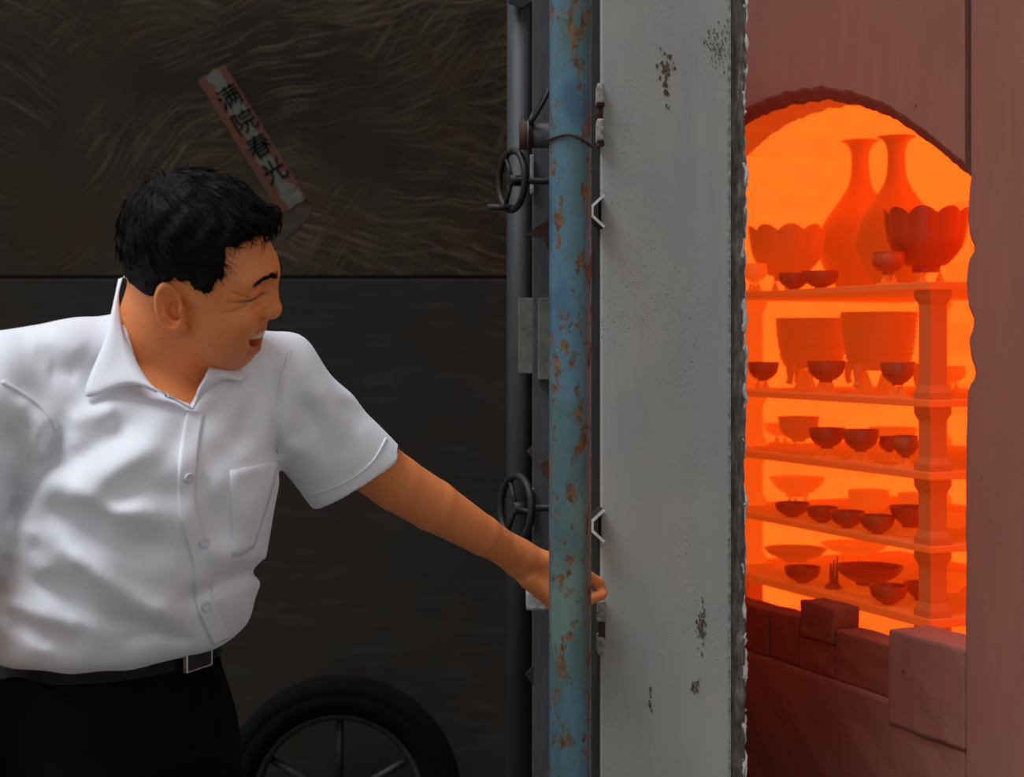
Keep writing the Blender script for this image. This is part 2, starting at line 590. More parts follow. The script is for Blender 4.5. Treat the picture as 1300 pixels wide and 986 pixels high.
for i in range(nc):
    a = -a0 + 2 * a0 * (i + 0.5) / nc
    for k in range(4):
        b = put_brick(BR_VAULT, vault, (G0 + 0.1 + 0.2 * k, VC + VR * math.sin(a), VZ + VR * math.cos(a)), (0, 0, 0))
        nrm = Vector((0, -math.sin(a), -math.cos(a)))
        tng = Vector((0, math.cos(a), -math.sin(a)))
        R = Matrix((nrm, Vector((1, 0, 0)), nrm.cross(Vector((1, 0, 0))))).transposed()
        b.rotation_euler = R.to_euler()
box('casing', (G0, S0 - 0.22, CZ + 0.80), (G1 + 0.14, S1 + 0.16, CZ + 0.98), M_REFR, kiln)
box('casing', (G0, S1 + 0.13, 0.0), (G1 + 0.16, S1 + 0.16, CZ + 0.98), M_REFR, kiln)
box('casing', (G0, S0 - 0.22, 0.0), (G1 + 0.16, S0 - 0.12, CZ + 0.98), M_REFR, kiln)
box('casing', (G1 + 0.12, S0 - 0.22, 0.0), (G1 + 0.16, S1 + 0.16, CZ + 0.98), M_REFR, kiln)

# loose bricks standing on the threshold
def loose_brick(s0, s1, z0, z1, g0, g1, label, seed, tilt=0.0):
    c = K((s0 + s1) / 2, (g0 + g1) / 2, z0)
    bm = bmesh.new()
    add_box(bm, (-(g1 - g0) / 2, -(s1 - s0) / 2, 0), ((g1 - g0) / 2, (s1 - s0) / 2, z1 - z0), 0.005)
    es = [e for e in bm.edges if e.calc_length() > 0.02]
    bmesh.ops.subdivide_edges(bm, edges=es, cuts=3, use_grid_fill=True)
    for v in bm.verts:
        if v.co.z > 0.01:
            v.co += Vector((mnoise.noise(v.co * 30 + Vector((seed, 0, 0))), mnoise.noise(v.co * 33 + Vector((0, seed, 0))), mnoise.noise(v.co * 25 + Vector((0, 0, seed))))) * 0.003
    ob = bm_obj('fire_brick', bm, M_BLOCK)
    ob.location = c
    ob.rotation_euler = (0, 0, KR + tilt)
    tag(ob, label, 'brick', 'loose fire bricks across the kiln mouth')
loose_brick(0.206, 0.372, -0.62, -0.526, 0.006, 0.066, 'reddish fire brick in the kiln mouth, beside the pale threshold block', 1.0)
loose_brick(0.376, 0.494, -0.62, -0.557, 0.008, 0.066, 'low fire brick in the kiln mouth carrying a raised brick', 2.0)
loose_brick(0.374, 0.484, -0.5565, -0.488, 0.004, 0.062, 'raised fire brick, the highest of the curb in the kiln mouth', 3.0)
loose_brick(0.498, 0.60, -0.62, -0.526, 0.010, 0.066, 'narrow fire brick left of the raised brick in the kiln mouth', 4.0)
loose_brick(0.604, 0.80, -0.62, -0.528, 0.006, 0.066, 'long fire brick at the far end of the curb, beside the door lining', 5.0)

# ------------------------------------------------------------------ kiln furniture: shelves and props
RC_S, RC_G = 0.2265, 0.106
RL, RW = 0.80, 0.53
SHELF = [(0.109, 0.095), (-0.102, -0.115), (-0.231, -0.245), (-0.363, -0.375), (-0.493, -0.509)]
ORD = ['top', 'second', 'third', 'fourth', 'bottom']
for i, (zt, zb) in enumerate(SHELF):
    bm = bmesh.new()
    add_box(bm, (0, 0, 0), (RW, RL, zt - zb), 0.002)
    ob = bm_obj('kiln_shelf', bm, G_SHELF)
    ob.location = K(RC_S, RC_G, zb)
    ob.rotation_euler = (0, 0, KR)
    tag(ob, f'glowing orange kiln shelf slab, the {ORD[i]} of five' if i in (0, 4) else f'glowing orange kiln shelf slab, {ORD[i]} from the top', 'shelf', 'kiln shelf slabs')
def prop_mesh(h):
    pr = [(0.0235, 0.0), (0.0235, 0.012), (0.0175, 0.026), (0.0175, h - 0.026), (0.0235, h - 0.012), (0.0235, h)]
    V = []; F = []
    for w, z in pr:
        V += [(-w, -w, z), (w, -w, z), (w, w, z), (-w, w, z)]
    for i in range(len(pr) - 1):
        for k in range(4):
            k2 = (k + 1) % 4
            F.append((i * 4 + k, i * 4 + k2, i * 4 + 4 + k2, i * 4 + 4 + k))
    F += [(3, 2, 1, 0), tuple(len(pr) * 4 - 4 + k for k in range(4))]
    me = bpy.data.meshes.new('kiln_prop')
    me.from_pydata(V, [], F)
    me.materials.append(G_PROP)
    return me
CORN = [(0.030, 0.030, 'near corner facing the jamb'), (0.757, 0.100, 'far corner behind the door lining'),
        (0.62, RW - 0.03, 'far back corner of the rack'), (0.030, RW - 0.03, 'near back corner of the rack')]
LV = ['between the top and second shelves', 'between the second and third shelves', 'between the third and fourth shelves', 'between the fourth and bottom shelves']
for i in range(4):
    h = SHELF[i][1] - SHELF[i + 1][0]
    me = prop_mesh(h - 0.0004)
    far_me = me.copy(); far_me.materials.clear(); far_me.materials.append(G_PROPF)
    for (s, g, w) in CORN:
        ob = bpy.data.objects.new('kiln_prop', me)
        ob.location = K(RC_S + s, RC_G + g, SHELF[i + 1][0] + 0.0002)
        ob.rotation_euler = (0, 0, KR)
        link(ob)
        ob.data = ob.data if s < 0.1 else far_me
        tag(ob, f'flared fireclay prop {LV[i]}, {w}', 'kiln prop', 'kiln props')
hb = prop_mesh(0.128)
for (s, g, w) in CORN:
    ob = bpy.data.objects.new('kiln_prop', hb)
    ob.location = K(RC_S + s, RC_G + g, -0.6385)
    ob.rotation_euler = (0, 0, KR)
    link(ob)
    tag(ob, f'flared fireclay prop under the bottom shelf, {w}', 'kiln prop', 'kiln props')

# ------------------------------------------------------------------ pots
def rack_s(px, g):
    m = (px - HX) / FPX
    return (0.7425 + 0.9207 * g - 2.8 * m - 0.3903 * m * g) / (0.3903 + 0.9207 * m)
def wall_profile(outer, t=0.004):
    """outer profile bottom->rim, returns closed body with inner wall and foot"""
    inner = [(max(r - t, 0.001), z + (t if i == 0 else 0)) for i, (r, z) in enumerate(outer)]
    k = next((i for i, (r, z) in enumerate(outer) if r > outer[0][0] * 1.25), 1)
    inner = [p for i, p in enumerate(inner) if i >= k]
    pr = [(0.001, 0.0)] + outer + inner[::-1]
    zb = inner[0][1]
    pr += [(inner[0][0] * 0.5, zb + 0.001), (0.001, zb + 0.001)]
    return pr
def cat(pts, n=5):
    out = []
    for i in range(len(pts) - 1):
        p0 = pts[max(i - 1, 0)]; p1 = pts[i]; p2 = pts[i + 1]; p3 = pts[min(i + 2, len(pts) - 1)]
        for k in range(n):
            t = k / n
            out.append(tuple(0.5 * ((2 * p1[j]) + (-p0[j] + p2[j]) * t + (2 * p0[j] - 5 * p1[j] + 4 * p2[j] - p3[j]) * t * t + (-p0[j] + 3 * p1[j] - 3 * p2[j] + p3[j]) * t ** 3) for j in range(len(p1))))
    out.append(tuple(pts[-1]))
    return out
def shape(kind, r, h):
    if kind == 'bowl':      # rounded small bowl with foot ring
        return cat([(r * .34, 0), (r * .36, h * .10), (r * .52, h * .14), (r * .86, h * .42), (r * .97, h * .75), (r, h * .95), (r * 1.01, h)])
    if kind == 'cup':
        return cat([(r * .36, 0), (r * .38, h * .12), (r * .6, h * .16), (r * .93, h * .42), (r, h * .7), (r * .94, h * .93), (r * .97, h)])
    if kind == 'dish':
        return cat([(r * .4, 0), (r * .42, h * .16), (r * .5, h * .2), (r * .82, h * .55), (r, h)])
    if kind == 'basin':
        return cat([(r * .62, 0), (r * .72, h * .03), (r * .84, h * .18), (r * .93, h * .5), (r * .985, h * .85), (r, h)])
    if kind == 'pot':
        return cat([(r * .7, 0), (r * .78, h * .06), (r * .92, h * .3), (r, h * .7), (r * .98, h)])
    if kind == 'vase':
        return cat([(r * .46, 0), (r * .47, h * .025), (r * .62, h * .06), (r * .93, h * .2), (r, h * .33), (r * .86, h * .47), (r * .52, h * .60), (r * .28, h * .71), (r * .215, h * .82), (r * .225, h * .92), (r * .32, h * .975), (r * .47, h)])
SETN = {}
def setter(loc, r, hc, label, mat=None):
    e = empty('setter', loc, KR + RND.uniform(0, 2))
    tag(e, label, 'setter', 'fireclay setters under the pots')
    V, F = lathe_geo([(0.001, 0), (r, 0), (r, 0.0035), (0.001, 0.0035)], 28)
    mesh_obj('disc', V, F, mat or G_SET, e)
    Vc, Fc = lathe_geo([(hc * .48, 0), (hc * .44, hc * .12), (hc * .16, hc * .9), (hc * .08, hc)], 12)
    for k in range(3):
        a = 2 * math.pi * k / 3
        rr = r * 0.46
        c = mesh_obj('cone', Vc, Fc, mat or G_SET, e, True)
        c.location = (rr * math.cos(a), rr * math.sin(a), 0.0035)
def pot(name, kind, px, g, lvl, wpx, hpx, cat_, label, mat, seth=0.0, lab2=None, ribs=0, petals=0, feet=0):
    s = rack_s(px, g)
    Y = K(RC_S + s, RC_G + g, 0).y
    r = wpx / 2 / FPX * Y
    h = hpx / FPX * Y
    z = SHELF[lvl][0] + 0.0006
    base = K(RC_S + s, RC_G + g, z)
    if seth > 0:
        hc = seth / FPX * Y
        setter(base, max(r * (.72 if kind != 'basin' else .8), 0.02), hc, lab2 or ('cone setter under ' + label), None)
        base = base + Vector((0, 0, hc + 0.0045))
    out = shape(kind, r, h)
    wave = None
    if ribs:
        out = [(rr + ((0.0012 if ribs > 8 else 0.0005) * math.sin(zz / h * ribs * 2 * math.pi) if 0.06 * h < zz < .97 * h else 0), zz) for rr, zz in cat(out, 4)]
    prof = wall_profile(out, max(0.0028, r * .05))
    if petals:
        nO = len(prof)
        def wave(i, rr, zz, a):
            q = max(0.0, min(1.0, (zz / h - .25) / .75))
            w = abs(math.cos(petals * a / 2)) ** 0.8
            return rr * (1 + 0.07 * q * (w - .6)), zz + h * .13 * q ** 4 * (w - .5)
    V, F = lathe_geo(prof, 96 if petals else 40, wave)
    ob = mesh_obj(name, V, F, mat, None, True)
    ob.location = base
    ob.rotation_euler = (0, 0, KR + RND.uniform(0, 3))
    tag(ob, label, cat_, {'bowl': 'small bowls in the kiln', 'cup': 'cups in the kiln', 'vase': 'bottle vases in the kiln'}.get(cat_, 'other pots in the kiln'))
    for k in range(feet):
        a = -KR - ob.rotation_euler.z + 2 * math.pi * k / feet + 2.2
        d = Vector((math.cos(a), math.sin(a), 0))
        pts = cat([tuple(d * r * .80 + Vector((0, 0, h * .12))), tuple(d * r * .98 + Vector((0, 0, h * .03))), tuple(d * r * .97 + Vector((0, 0, -hc * .45))), tuple(d * r * 1.03 + Vector((0, 0, -hc * .75)))], 4)
        Vt, Ft = tube_geo(pts, [0.007, 0.0075, 0.008, 0.0085, 0.009, 0.0088, 0.0082, 0.0076, 0.007, 0.0066, 0.0066, 0.007, 0.0075][:len(pts)], 10)
        mesh_obj('foot', Vt, Ft, mat, ob, True)
    return ob
# top shelf
pot('bottle_vase', 'vase', 1092, 0.31, 0, 104, 194, 'vase', 'tall bottle vase standing left of its twin on the top shelf', G_POT2)
pot('bottle_vase', 'vase', 1138, 0.215, 0, 104, 194, 'vase', 'tall bottle vase behind the right petal-rimmed bowl', G_POT2)
pot('lotus_bowl', 'bowl', 1176, 0.135, 0, 104, 76, 'bowl', 'large petal-rimmed bowl right of the bottle vases', G_POT, 14, 'wide disc setter under the right petal-rimmed bowl', petals=9)
pot('lotus_bowl', 'bowl', 999, 0.13, 0, 96, 66, 'bowl', 'large petal-rimmed bowl at the left of the top shelf', G_POT2, 12, 'wide disc setter under the left petal-rimmed bowl', petals=9)
pot('bowl', 'bowl', 1008, 0.028, 0, 40, 21, 'bowl', 'small dark bowl on the top shelf, left of an equal one', G_POT)
pot('bowl', 'bowl', 1042, 0.034, 0, 47, 22, 'bowl', 'small dark bowl on the top shelf below the left vase', G_POT)
pot('cup', 'cup', 1128, 0.042, 0, 42, 28, 'cup', 'small dark cup in front of the right vase on the top shelf', G_POT, 10)
pot('cup', 'cup', 958, 0.030, 0, 32, 24, 'cup', 'pale cup at the left end of the top shelf', G_POT3, 9)
# second shelf
pot('ribbed_basin', 'basin', 1031, 0.16, 1, 92, 64, 'basin', 'smooth wide basin on the second shelf', G_POT2, 24, 'large cone setter under the smooth basin', ribs=5, feet=3)
pot('ribbed_basin', 'basin', 1116, 0.145, 1, 96, 74, 'basin', 'taller ribbed basin on the second shelf beside the corner prop', G_POT2, 26, 'large cone setter under the ribbed basin', ribs=11, feet=3)
pot('bowl', 'bowl', 969, 0.040, 1, 40, 24, 'bowl', 'small bowl at the left end of the second shelf', G_POT, 9)
pot('bowl', 'bowl', 1049, 0.042, 1, 48, 27, 'bowl', 'small bowl between the two basins on the second shelf', G_POT, 11)
pot('bowl', 'bowl', 1140, 0.037, 1, 44, 29, 'bowl', 'small dark bowl before the ribbed basin, beside the corner prop', G_POT, 12)
pot('cup', 'cup', 1208, 0.30, 1, 36, 22, 'cup', 'pale cup seen between the corner prop and the jamb', G_POT3, 9)
# third shelf
pot('bowl', 'bowl', 1014, 0.11, 2, 52, 32, 'bowl', 'pale deep bowl at the back left of the third shelf', G_POT2, 8)
pot('bowl', 'bowl', 990, 0.19, 2, 40, 16, 'bowl', 'faint shallow bowl furthest left on the third shelf', G_POT3, 7)
pot('bowl', 'bowl', 1050, 0.040, 2, 46, 26, 'bowl', 'dark rimmed bowl left of centre on the third shelf', G_POT, 9)
pot('bowl', 'bowl', 1093, 0.038, 2, 46, 28, 'bowl', 'dark rimmed bowl right of centre on the third shelf', G_POT, 10)
pot('cup', 'cup', 1150, 0.035, 2, 32, 28, 'cup', 'dark round cup on the third shelf beside the corner prop', G_POT, 9)
pot('cup', 'cup', 1129, 0.105, 2, 26, 20, 'cup', 'tiny cup behind the round cup on the third shelf', G_POT, 8)
pot('bowl', 'bowl', 1134, 0.24, 2, 60, 18, 'bowl', 'wide pale bowl at the back right of the third shelf', G_POT3, 12)
# fourth shelf
pot('bowl', 'dish', 1012, 0.20, 3, 70, 24, 'bowl', 'wide shallow bowl at the back left of the fourth shelf', G_POT3, 7)
pot('bowl', 'bowl', 1006, 0.045, 3, 44, 18, 'bowl', 'leftmost small dark bowl in front on the fourth shelf', G_POT)
pot('bowl', 'bowl', 1044, 0.040, 3, 40, 20, 'bowl', 'second small dark bowl from the left on the fourth shelf', G_POT)
pot('bowl', 'bowl', 1076, 0.036, 3, 44, 21, 'bowl', 'third small dark bowl from the left on the fourth shelf', G_POT)
pot('bowl', 'bowl', 1114, 0.033, 3, 44, 23, 'bowl', 'fourth small dark bowl from the left on the fourth shelf', G_POT)
pot('bowl', 'dish', 1156, 0.085, 3, 54, 26, 'bowl', 'dark footed bowl half behind the prop on the fourth shelf', G_POT, 6)
pot('cup', 'pot', 1103, 0.20, 3, 52, 24, 'cup', 'pale straight-sided pot at the back of the fourth shelf', G_POT3, 6)
pot('cup', 'pot', 1160, 0.26, 3, 40, 24, 'cup', 'pale straight-sided pot behind the prop on the fourth shelf', G_POT3, 5)
pot('bowl', 'bowl', 1212, 0.23, 3, 46, 18, 'bowl', 'pale bowl between prop and jamb on the fourth shelf', G_POT3)
# bottom shelf
pot('dish', 'dish', 1010, 0.13, 4, 80, 16, 'dish', 'flat dish at the back left of the bottom shelf', G_POT2, 8)
pot('bowl', 'bowl', 1019, 0.038, 4, 46, 20, 'bowl', 'small dark bowl at the left of the bottom shelf', G_POT)
pot('dish', 'dish', 1104, 0.098, 4, 86, 24, 'dish', 'wide dark footed dish in the middle of the bottom shelf', G_POT, 5)
pot('bowl', 'bowl', 1128, 0.036, 4, 48, 24, 'bowl', 'small dark bowl in front of the wide footed dish', G_POT)
pot('bowl', 'dish', 1170, 0.125, 4, 46, 22, 'bowl', 'dark bowl mostly behind the lowest corner prop', G_POT)
pot('dish', 'dish', 1085, 0.30, 4, 84, 14, 'dish', 'pale flat dish at the back of the bottom shelf', G_POT3, 9)
pot('bowl', 'dish', 1205, 0.24, 4, 60, 20, 'bowl', 'pale wide bowl between prop and jamb on the bottom shelf', G_POT3)
# upright witness cones on a little clay pad
s_ = rack_s(1058, 0.05)
e = empty('witness_cones', K(RC_S + s_, RC_G + 0.05, SHELF[4][0] + 0.0006), KR)
tag(e, 'three upright pointed test cones on a clay pad, bottom shelf', 'test cones')
V, F = lathe_geo([(0.001, 0), (0.016, 0), (0.017, 0.005), (0.013, 0.010), (0.001, 0.010)], 20)
mesh_obj('clay_pad', V, F, G_POT, e, True)
for k in range(3):
    V, F = tube_geo([(-.007 + .007 * k, -.002 + .003 * (k % 2), 0.008), (-.0075 + .008 * k, -.002, 0.052 + .006 * k)], [0.0042, 0.0016], 6)
    mesh_obj('cone', V, F, G_POT, e)

# ------------------------------------------------------------------ kiln door (swung open, its edge toward us)
DX, DY = 0.1356, 2.40
DR = math.atan2(0.0956, 1.05)
DM = Matrix.Translation((DX, DY, 0)) @ Matrix.Rotation(DR, 4, 'Z')
DMI = DM.inverted()
door = empty('kiln_door', (DX, DY, 0), DR)
tag(door, 'thick grey steel kiln door standing open with pale fibre lining', 'door')
def adopt(o, parent, MI):
    o.data.transform(MI)
    o.parent = parent
    return o
DTOP, DBOT, DLEN = CZ + 0.80, 0.22, 1.06
box('door_edge', (0.0, 0.0, DBOT), (0.2005, 0.012, DTOP), M_DOORGREY, door, bev=0.003)
box('edge_lip', (0.1965, -0.003, DBOT), (0.2010, 0.010, DTOP), M_LUG, door, bev=0.001)
box('door_back', (0.0, 0.0125, DBOT), (0.1995, DLEN, DTOP), M_STEELDK, door, bev=0.003)  # dark steel here also carries the outer face's shade
# torn ceramic fibre lining
def lining():
    V = []; F = []
    N = 420
    cols = 6
    rs = np.random.RandomState(5)
    zs = np.linspace(DBOT + 0.01, DTOP - 0.01, N)
    for i, z in enumerate(zs):
        e = 0.2255 + 0.0035 * mnoise.noise(Vector((z * 9, 0, 0))) + 0.0035 * mnoise.noise(Vector((z * 38, 4, 0))) + 0.002 * mnoise.noise(Vector((z * 120, 9, 0)))
        for k in range(cols):
            x = 0.2030 + (e - 0.2030) * k / (cols - 1)
            y = 0.012 + 0.004 * mnoise.noise(Vector((x * 90, z * 25, 2))) + 0.004 * mnoise.noise(Vector((x * 260, z * 60, 5))) - (0.002 if k == cols - 1 else 0)
            V.append((x, y, z))
        V.append((e + 0.001, 0.05 + 0.01 * mnoise.noise(Vector((0, z * 30, 3))), z))
        V.append((e - 0.002, DLEN - 0.04, z))
        V.append((0.2030, DLEN - 0.04, z))
    m = cols + 3
    for i in range(N - 1):
        for k in range(m):
            k2 = (k + 1) % m
            F.append((i * m + k, i * m + k2, (i + 1) * m + k2, (i + 1) * m + k))
    F.append(tuple(range(m))[::-1]); F.append(tuple((N - 1) * m + k for k in range(m)))
    lo = mesh_obj('fibre_lining', V, F, M_FIBRE, door, True)
    lo.data.materials.append(M_LINFACE)
    for p in lo.data.polygons:
        if p.center.y > 0.08: p.material_index = 1
    # tattered white fibre along the inner edge
    VV = []; FF = []
    for i in range(300):
        z = rs.uniform(DBOT + 0.02, DTOP - 0.02)
        e = 0.2255 + 0.0035 * mnoise.noise(Vector((z * 9, 0, 0))) + 0.0035 * mnoise.noise(Vector((z * 38, 4, 0)))
        p = Vector((e - 0.004, 0.014 + rs.uniform(0, .02), z))
        L = rs.uniform(0.004, 0.011)
        pts = [p]
        d = Vector((rs.uniform(.1, 1), rs.uniform(-.5, .3), rs.uniform(-1, 1))).normalized()
        for k in range(3):
            d = (d + Vector((rs.uniform(-.4, .4), rs.uniform(-.3, .3), rs.uniform(-.5, .5)))).normalized()
            pts.append(pts[-1] + d * L / 3)
        r0 = rs.uniform(.0008, .0022)
        v, f = tube_geo(pts, [r0, r0 * 1.2, r0 * .8, r0 * .2], 5, True, False, len(VV))
        VV += v; FF += f
    for i in range(150):       # clots of fibre
        z = rs.uniform(DBOT + 0.02, DTOP - 0.02)
        if z < CZ - 0.1 and rs.rand() < .6: continue
        e = 0.2255 + 0.0035 * mnoise.noise(Vector((z * 9, 0, 0))) + 0.0035 * mnoise.noise(Vector((z * 38, 4, 0)))
        c = Vector((e + 0.0005, 0.011 + rs.uniform(0, .006), z))
        L = rs.uniform(0.015, 0.05)
        pts = [c + Vector((rs.uniform(-.0025, .0025), rs.uniform(-.002, .002), L * (k / 4 - .5))) for k in range(5)]
        v, f = tube_geo(pts, [0.0006, rs.uniform(.001, .0034), rs.uniform(.0012, .0046), rs.uniform(.001, .0030), 0.0006], 7, True, False, len(VV))
        VV += v; FF += f
    for v in VV:
        n_ = mnoise.noise(v * 300) * 0.0022
        v.x += n_; v.z += n_
    t_ = mesh_obj('fibre_tatters', VV, FF, M_WISP, door, True)
    t_['kind'] = 'stuff'
lining()
# rust stains burst through the paint of the edge
def flakes(cx, cz, n, spread, mat, seed, k_=1.0):
    rs = np.random.RandomState(seed)
    bm = bmesh.new()
    for i in range(n):
        x = cx + rs.normal(0, spread[0]); z = cz + rs.normal(0, spread[1])
        r = rs.uniform(.0008, .0030) * k_
        k = 7
        vs = []
        for j in range(k):
            a = 2 * math.pi * j / k
            rr = r * rs.uniform(.5, 1.2)
            vs.append(bm.verts.new((x + rr * math.cos(a), -0.0002, z + rr * 1.9 * math.sin(a))))
        f = bm.faces.new(vs)
        r_ = bmesh.ops.extrude_face_region(bm, geom=[f])
        for g in r_['geom']:
            if isinstance(g, bmesh.types.BMVert): g.co.y -= rs.uniform(.0003, .0012)
    ob = bm_obj('rust_blister', bm, mat, door)
    ob['kind'] = 'stuff'
def edge_at(px, py):
    p = DMI @ P(px, py, 2.4)
    return p.x, p.z
M_BLIST = plain('ochre_rust_blisters', srgb(120, 96, 56), srgb(40, 28, 18), 300, 0.9)
M_PEEL = plain('peeled_paint', srgb(120, 114, 96), srgb(34, 32, 28), 260, 0.9)
x, z = edge_at(848, 84); flakes(x, z, 40, (.006, .013), M_BLIST, 3, 0.75)
x, z = edge_at(847, 115); flakes(x, z, 7, (.003, .018), M_BLIST, 4)
x, z = edge_at(893, 800); flakes(x, z, 70, (.0035, .016), M_PEEL, 5, 0.7)
x, z = edge_at(883, 873); flakes(x, z, 12, (.004, .006), M_PEEL, 6)
x, z = edge_at(915, 55); flakes(x, z, 110, (.011, .018), M_PEEL, 7, 0.42)
x, z = edge_at(826, 890); flakes(x, z, 8, (.002, .009), M_PEEL, 8)
# hinge lugs welded to the edge of the door
def lug(name, px0, px1, py0, py1, Y0, Y1, mat, parent, bev=0.003):
    a = P(px0, py1, Y0); b = P(px1, py0, Y0)
    return adopt(box(name, (a.x, Y0, a.z), (b.x, Y1, b.z), mat, None, bev), parent, DMI)
h = lug('hinge', 758, 767, 105, 130, 2.382, 2.43, M_LUG, door)
lug('knuckle', 758, 767, 150, 178, 2.382, 2.43, M_LUG, h)
adopt(tube('pin', [P(762, 128, 2.400), P(761, 152, 2.400)], 0.0050, M_RUST, None, 14), h, DMI)
lug('weld', 757, 768, 130, 134, 2.386, 2.41, M_RUST, h, 0.001)
adopt(prism('gusset', [(0, 0), (0.012, 0.002), (0.010, 0.010), (0.002, 0.008)], (1, 0, 0), (0, 0, 1), P(758, 186, 2.39), (0, 0.03, 0), M_RUST, None, 0.001), h, DMI)
h = lug('hinge', 760, 769, 764, 784, 2.382, 2.43, M_LUG, door)
lug('knuckle', 759, 768, 810, 832, 2.382, 2.43, M_LUG, h)
adopt(tube('pin', [P(764, 783, 2.400), P(764, 811, 2.400)], 0.0055, M_RUST, None, 6, smooth=False), h, DMI)
lug('weld', 758, 770, 784, 789, 2.380, 2.41, M_LUG, h, 0.001)
# folded V straps on the outer face, their cut edges pale
for py in (268, 668):
    pts = [(766, py - 22), (751, py - 8), (751, py + 7), (766, py + 21)]
    Y = 2.372
    c = Vector((0.135, Y, P(0, py, Y).z))
    outer = []
    inner = []
    for (a, b) in pts:
        p = P(a, b, Y)
        outer.append((p.x, p.z))
        q = P(a + 2.6, b + (2.2 if b < py else -2.2), Y)
        inner.append((q.x, q.z))
    poly = outer + inner[::-1]
    st = adopt(prism('folded_strap', poly, (1, 0, 0), (0, 0, 1), (0, Y + 0.004, 0), (-0.004, 0.05, 0), M_STEELDK, None), door, DMI)
    adopt(prism('cut_edge', poly, (1, 0, 0), (0, 0, 1), (0, Y, 0), (0, 0.0038, 0), M_WHITE_EDGE, None), st, DMI)

# flat bar, lock tube and hand wheels on the outer face
YB = 2.80
def vbar(name, px0, px1, py0, py1, Y, th, mat, parent, bev=0.002):
    a = P(px0, py1, Y); b = P(px1, py0, Y)
    return adopt(box(name, (a.x, Y, a.z), (b.x, Y + th, b.z), mat, None, bev), parent, DMI)
vbar('flat_bar', 676, 719.5, -60, 1040, YB, 0.05, M_STEEL, door)
tube_x = P(663, 0, 2.90).x
adopt(tube('lock_tube', [(P(661, 0, 2.90).x, 2.90, 0.25), (P(662, 0, 2.90).x, 2.90, DTOP + .05)], 0.0265, M_TUBE, None, 24), door, DMI)
for (p0, p1, y0, y1, Y, mt) in ((658, 679, 378, 474, 2.82, M_BRACKET), (683, 719, 378, 482, 2.785, M_BRACKET), (687, 720, 698, 716, 2.78, M_STEELDK)):
    vbar('bracket_plate', p0, p1, y0, y1, Y, 0.02, mt, door)
vbar('latch_block', 668, 737, 752, 775, 2.62, 0.09, M_LUG, door, 0.004)
# boss and spindle
bz = P(0, 172, 2.68)
boss = adopt(tube('boss', [P(659, 172, 2.68), P(675, 172, 2.68)], 0.0245, M_RUST, None, 24), door, DMI)
adopt(tube('spindle_tube', [P(674.5, 172, 2.68), P(738, 172, 2.68)], 0.0215, M_STEEL, None, 24), boss, DMI)
adopt(tube('collar', [P(669, 172, 2.68), P(672, 172, 2.68)], 0.0262, M_STEEL, None, 24), boss, DMI)
# chain link hung above the boss
def link_loop(p0, p1, w, r, mat):
    p0 = Vector(p0); p1 = Vector(p1)
    d = (p1 - p0); L = d.length; d.normalize()
    q = Vector((0.35, -1, 0)); q = (q - d * q.dot(d)).normalized()
    pts = []
    for k in range(28):
        a = 2 * math.pi * k / 28
        pts.append((p0 + p1) / 2 + d * (math.copysign(abs(math.cos(a)) ** .7, math.cos(a)) * L / 2) + q * (math.sin(a) * w))
    return tube('chain_link', pts, r, mat, None, 10, True)
adopt(link_loop(P(674, 154, 2.66), P(696, 114, 2.66), 0.010, 0.0042, M_IRON), door, DMI)
adopt(tube('hook', [P(664, 148, 2.68), P(665, 155, 2.675), P(671, 157, 2.67), P(677, 153, 2.665)], 0.0036, M_IRON, None, 10), door, DMI)
# hand wheels
def handwheel(px, py, Y, R, yaw, tilt, crank):
    c = P(px, py, Y)
    nrm = Vector((-math.sin(yaw), -math.cos(yaw), tilt)).normalized()
    u = Vector((0, 0, 1)); u = (u - nrm * u.dot(nrm)).normalized()
    w = nrm.cross(u)
    pts = [c + (u * math.cos(2 * math.pi * k / 40) + w * math.sin(2 * math.pi * k / 40)) * R for k in range(40)]
    rim = adopt(tube('handwheel', pts, R * .12, M_IRON, None, 10, True), door, DMI)
    adopt(tube('hub', [c - nrm * R * .45, c + nrm * R * .12], R * .19, M_IRON, None, 16), rim, DMI)
    for k in range(3):
        a = 2 * math.pi * k / 3 + .5
        e_ = c + (u * math.cos(a) + w * math.sin(a)) * R
        adopt(tube('spoke', [c, e_], R * .075, M_IRON, None, 8), rim, DMI)
    adopt(tube('spindle', [c - nrm * R * .4, Vector((0.11, c.y + .02, c.z))], R * .11, M_STEELDK, None, 12), rim, DMI)
    if crank:
        e_ = c - u * R * .93 + w * 0.0
        adopt(tube('crank_handle', [e_ + Vector((.002, 0, 0)), e_ + Vector((-.042, -.006, .001))], 0.0056, M_STEELDK, None, 12), rim, DMI)
handwheel(650, 229, 2.72, 0.051, math.radians(64), 0.0, True)
handwheel(655, 645, 2.72, 0.056, math.radians(62), 0.05, False)
# welded gusset triangles
for (poly, Y, mt) in (([(664, 299), (697, 278), (697, 318), (688, 300)], 2.76, M_RUST), ([(669, 573), (681, 560), (681, 588)], 2.84, M_RUST),
                      ([(683, 592), (697, 580), (697, 612)], 2.77, M_RUST), ([(667, 856), (681, 842), (681, 876)], 2.80, M_STEELDK), ([(645, 2), (662, 10), (676, 2), (676, -10), (645, -10)], 2.86, M_STEELDK)):
    pl = [(P(a, b, Y).x, P(a, b, Y).z) for a, b in poly]
    adopt(prism('gusset', pl, (1, 0, 0), (0, 0, 1), (0, Y, 0), (0, 0.012, 0), mt, None), door, DMI)
vbar('hinge_plate', 673, 678, 196, 246, 2.785, 0.012, M_LUG, door)
vbar('hinge_plate', 673, 678, 620, 672, 2.785, 0.012, M_LUG, door)

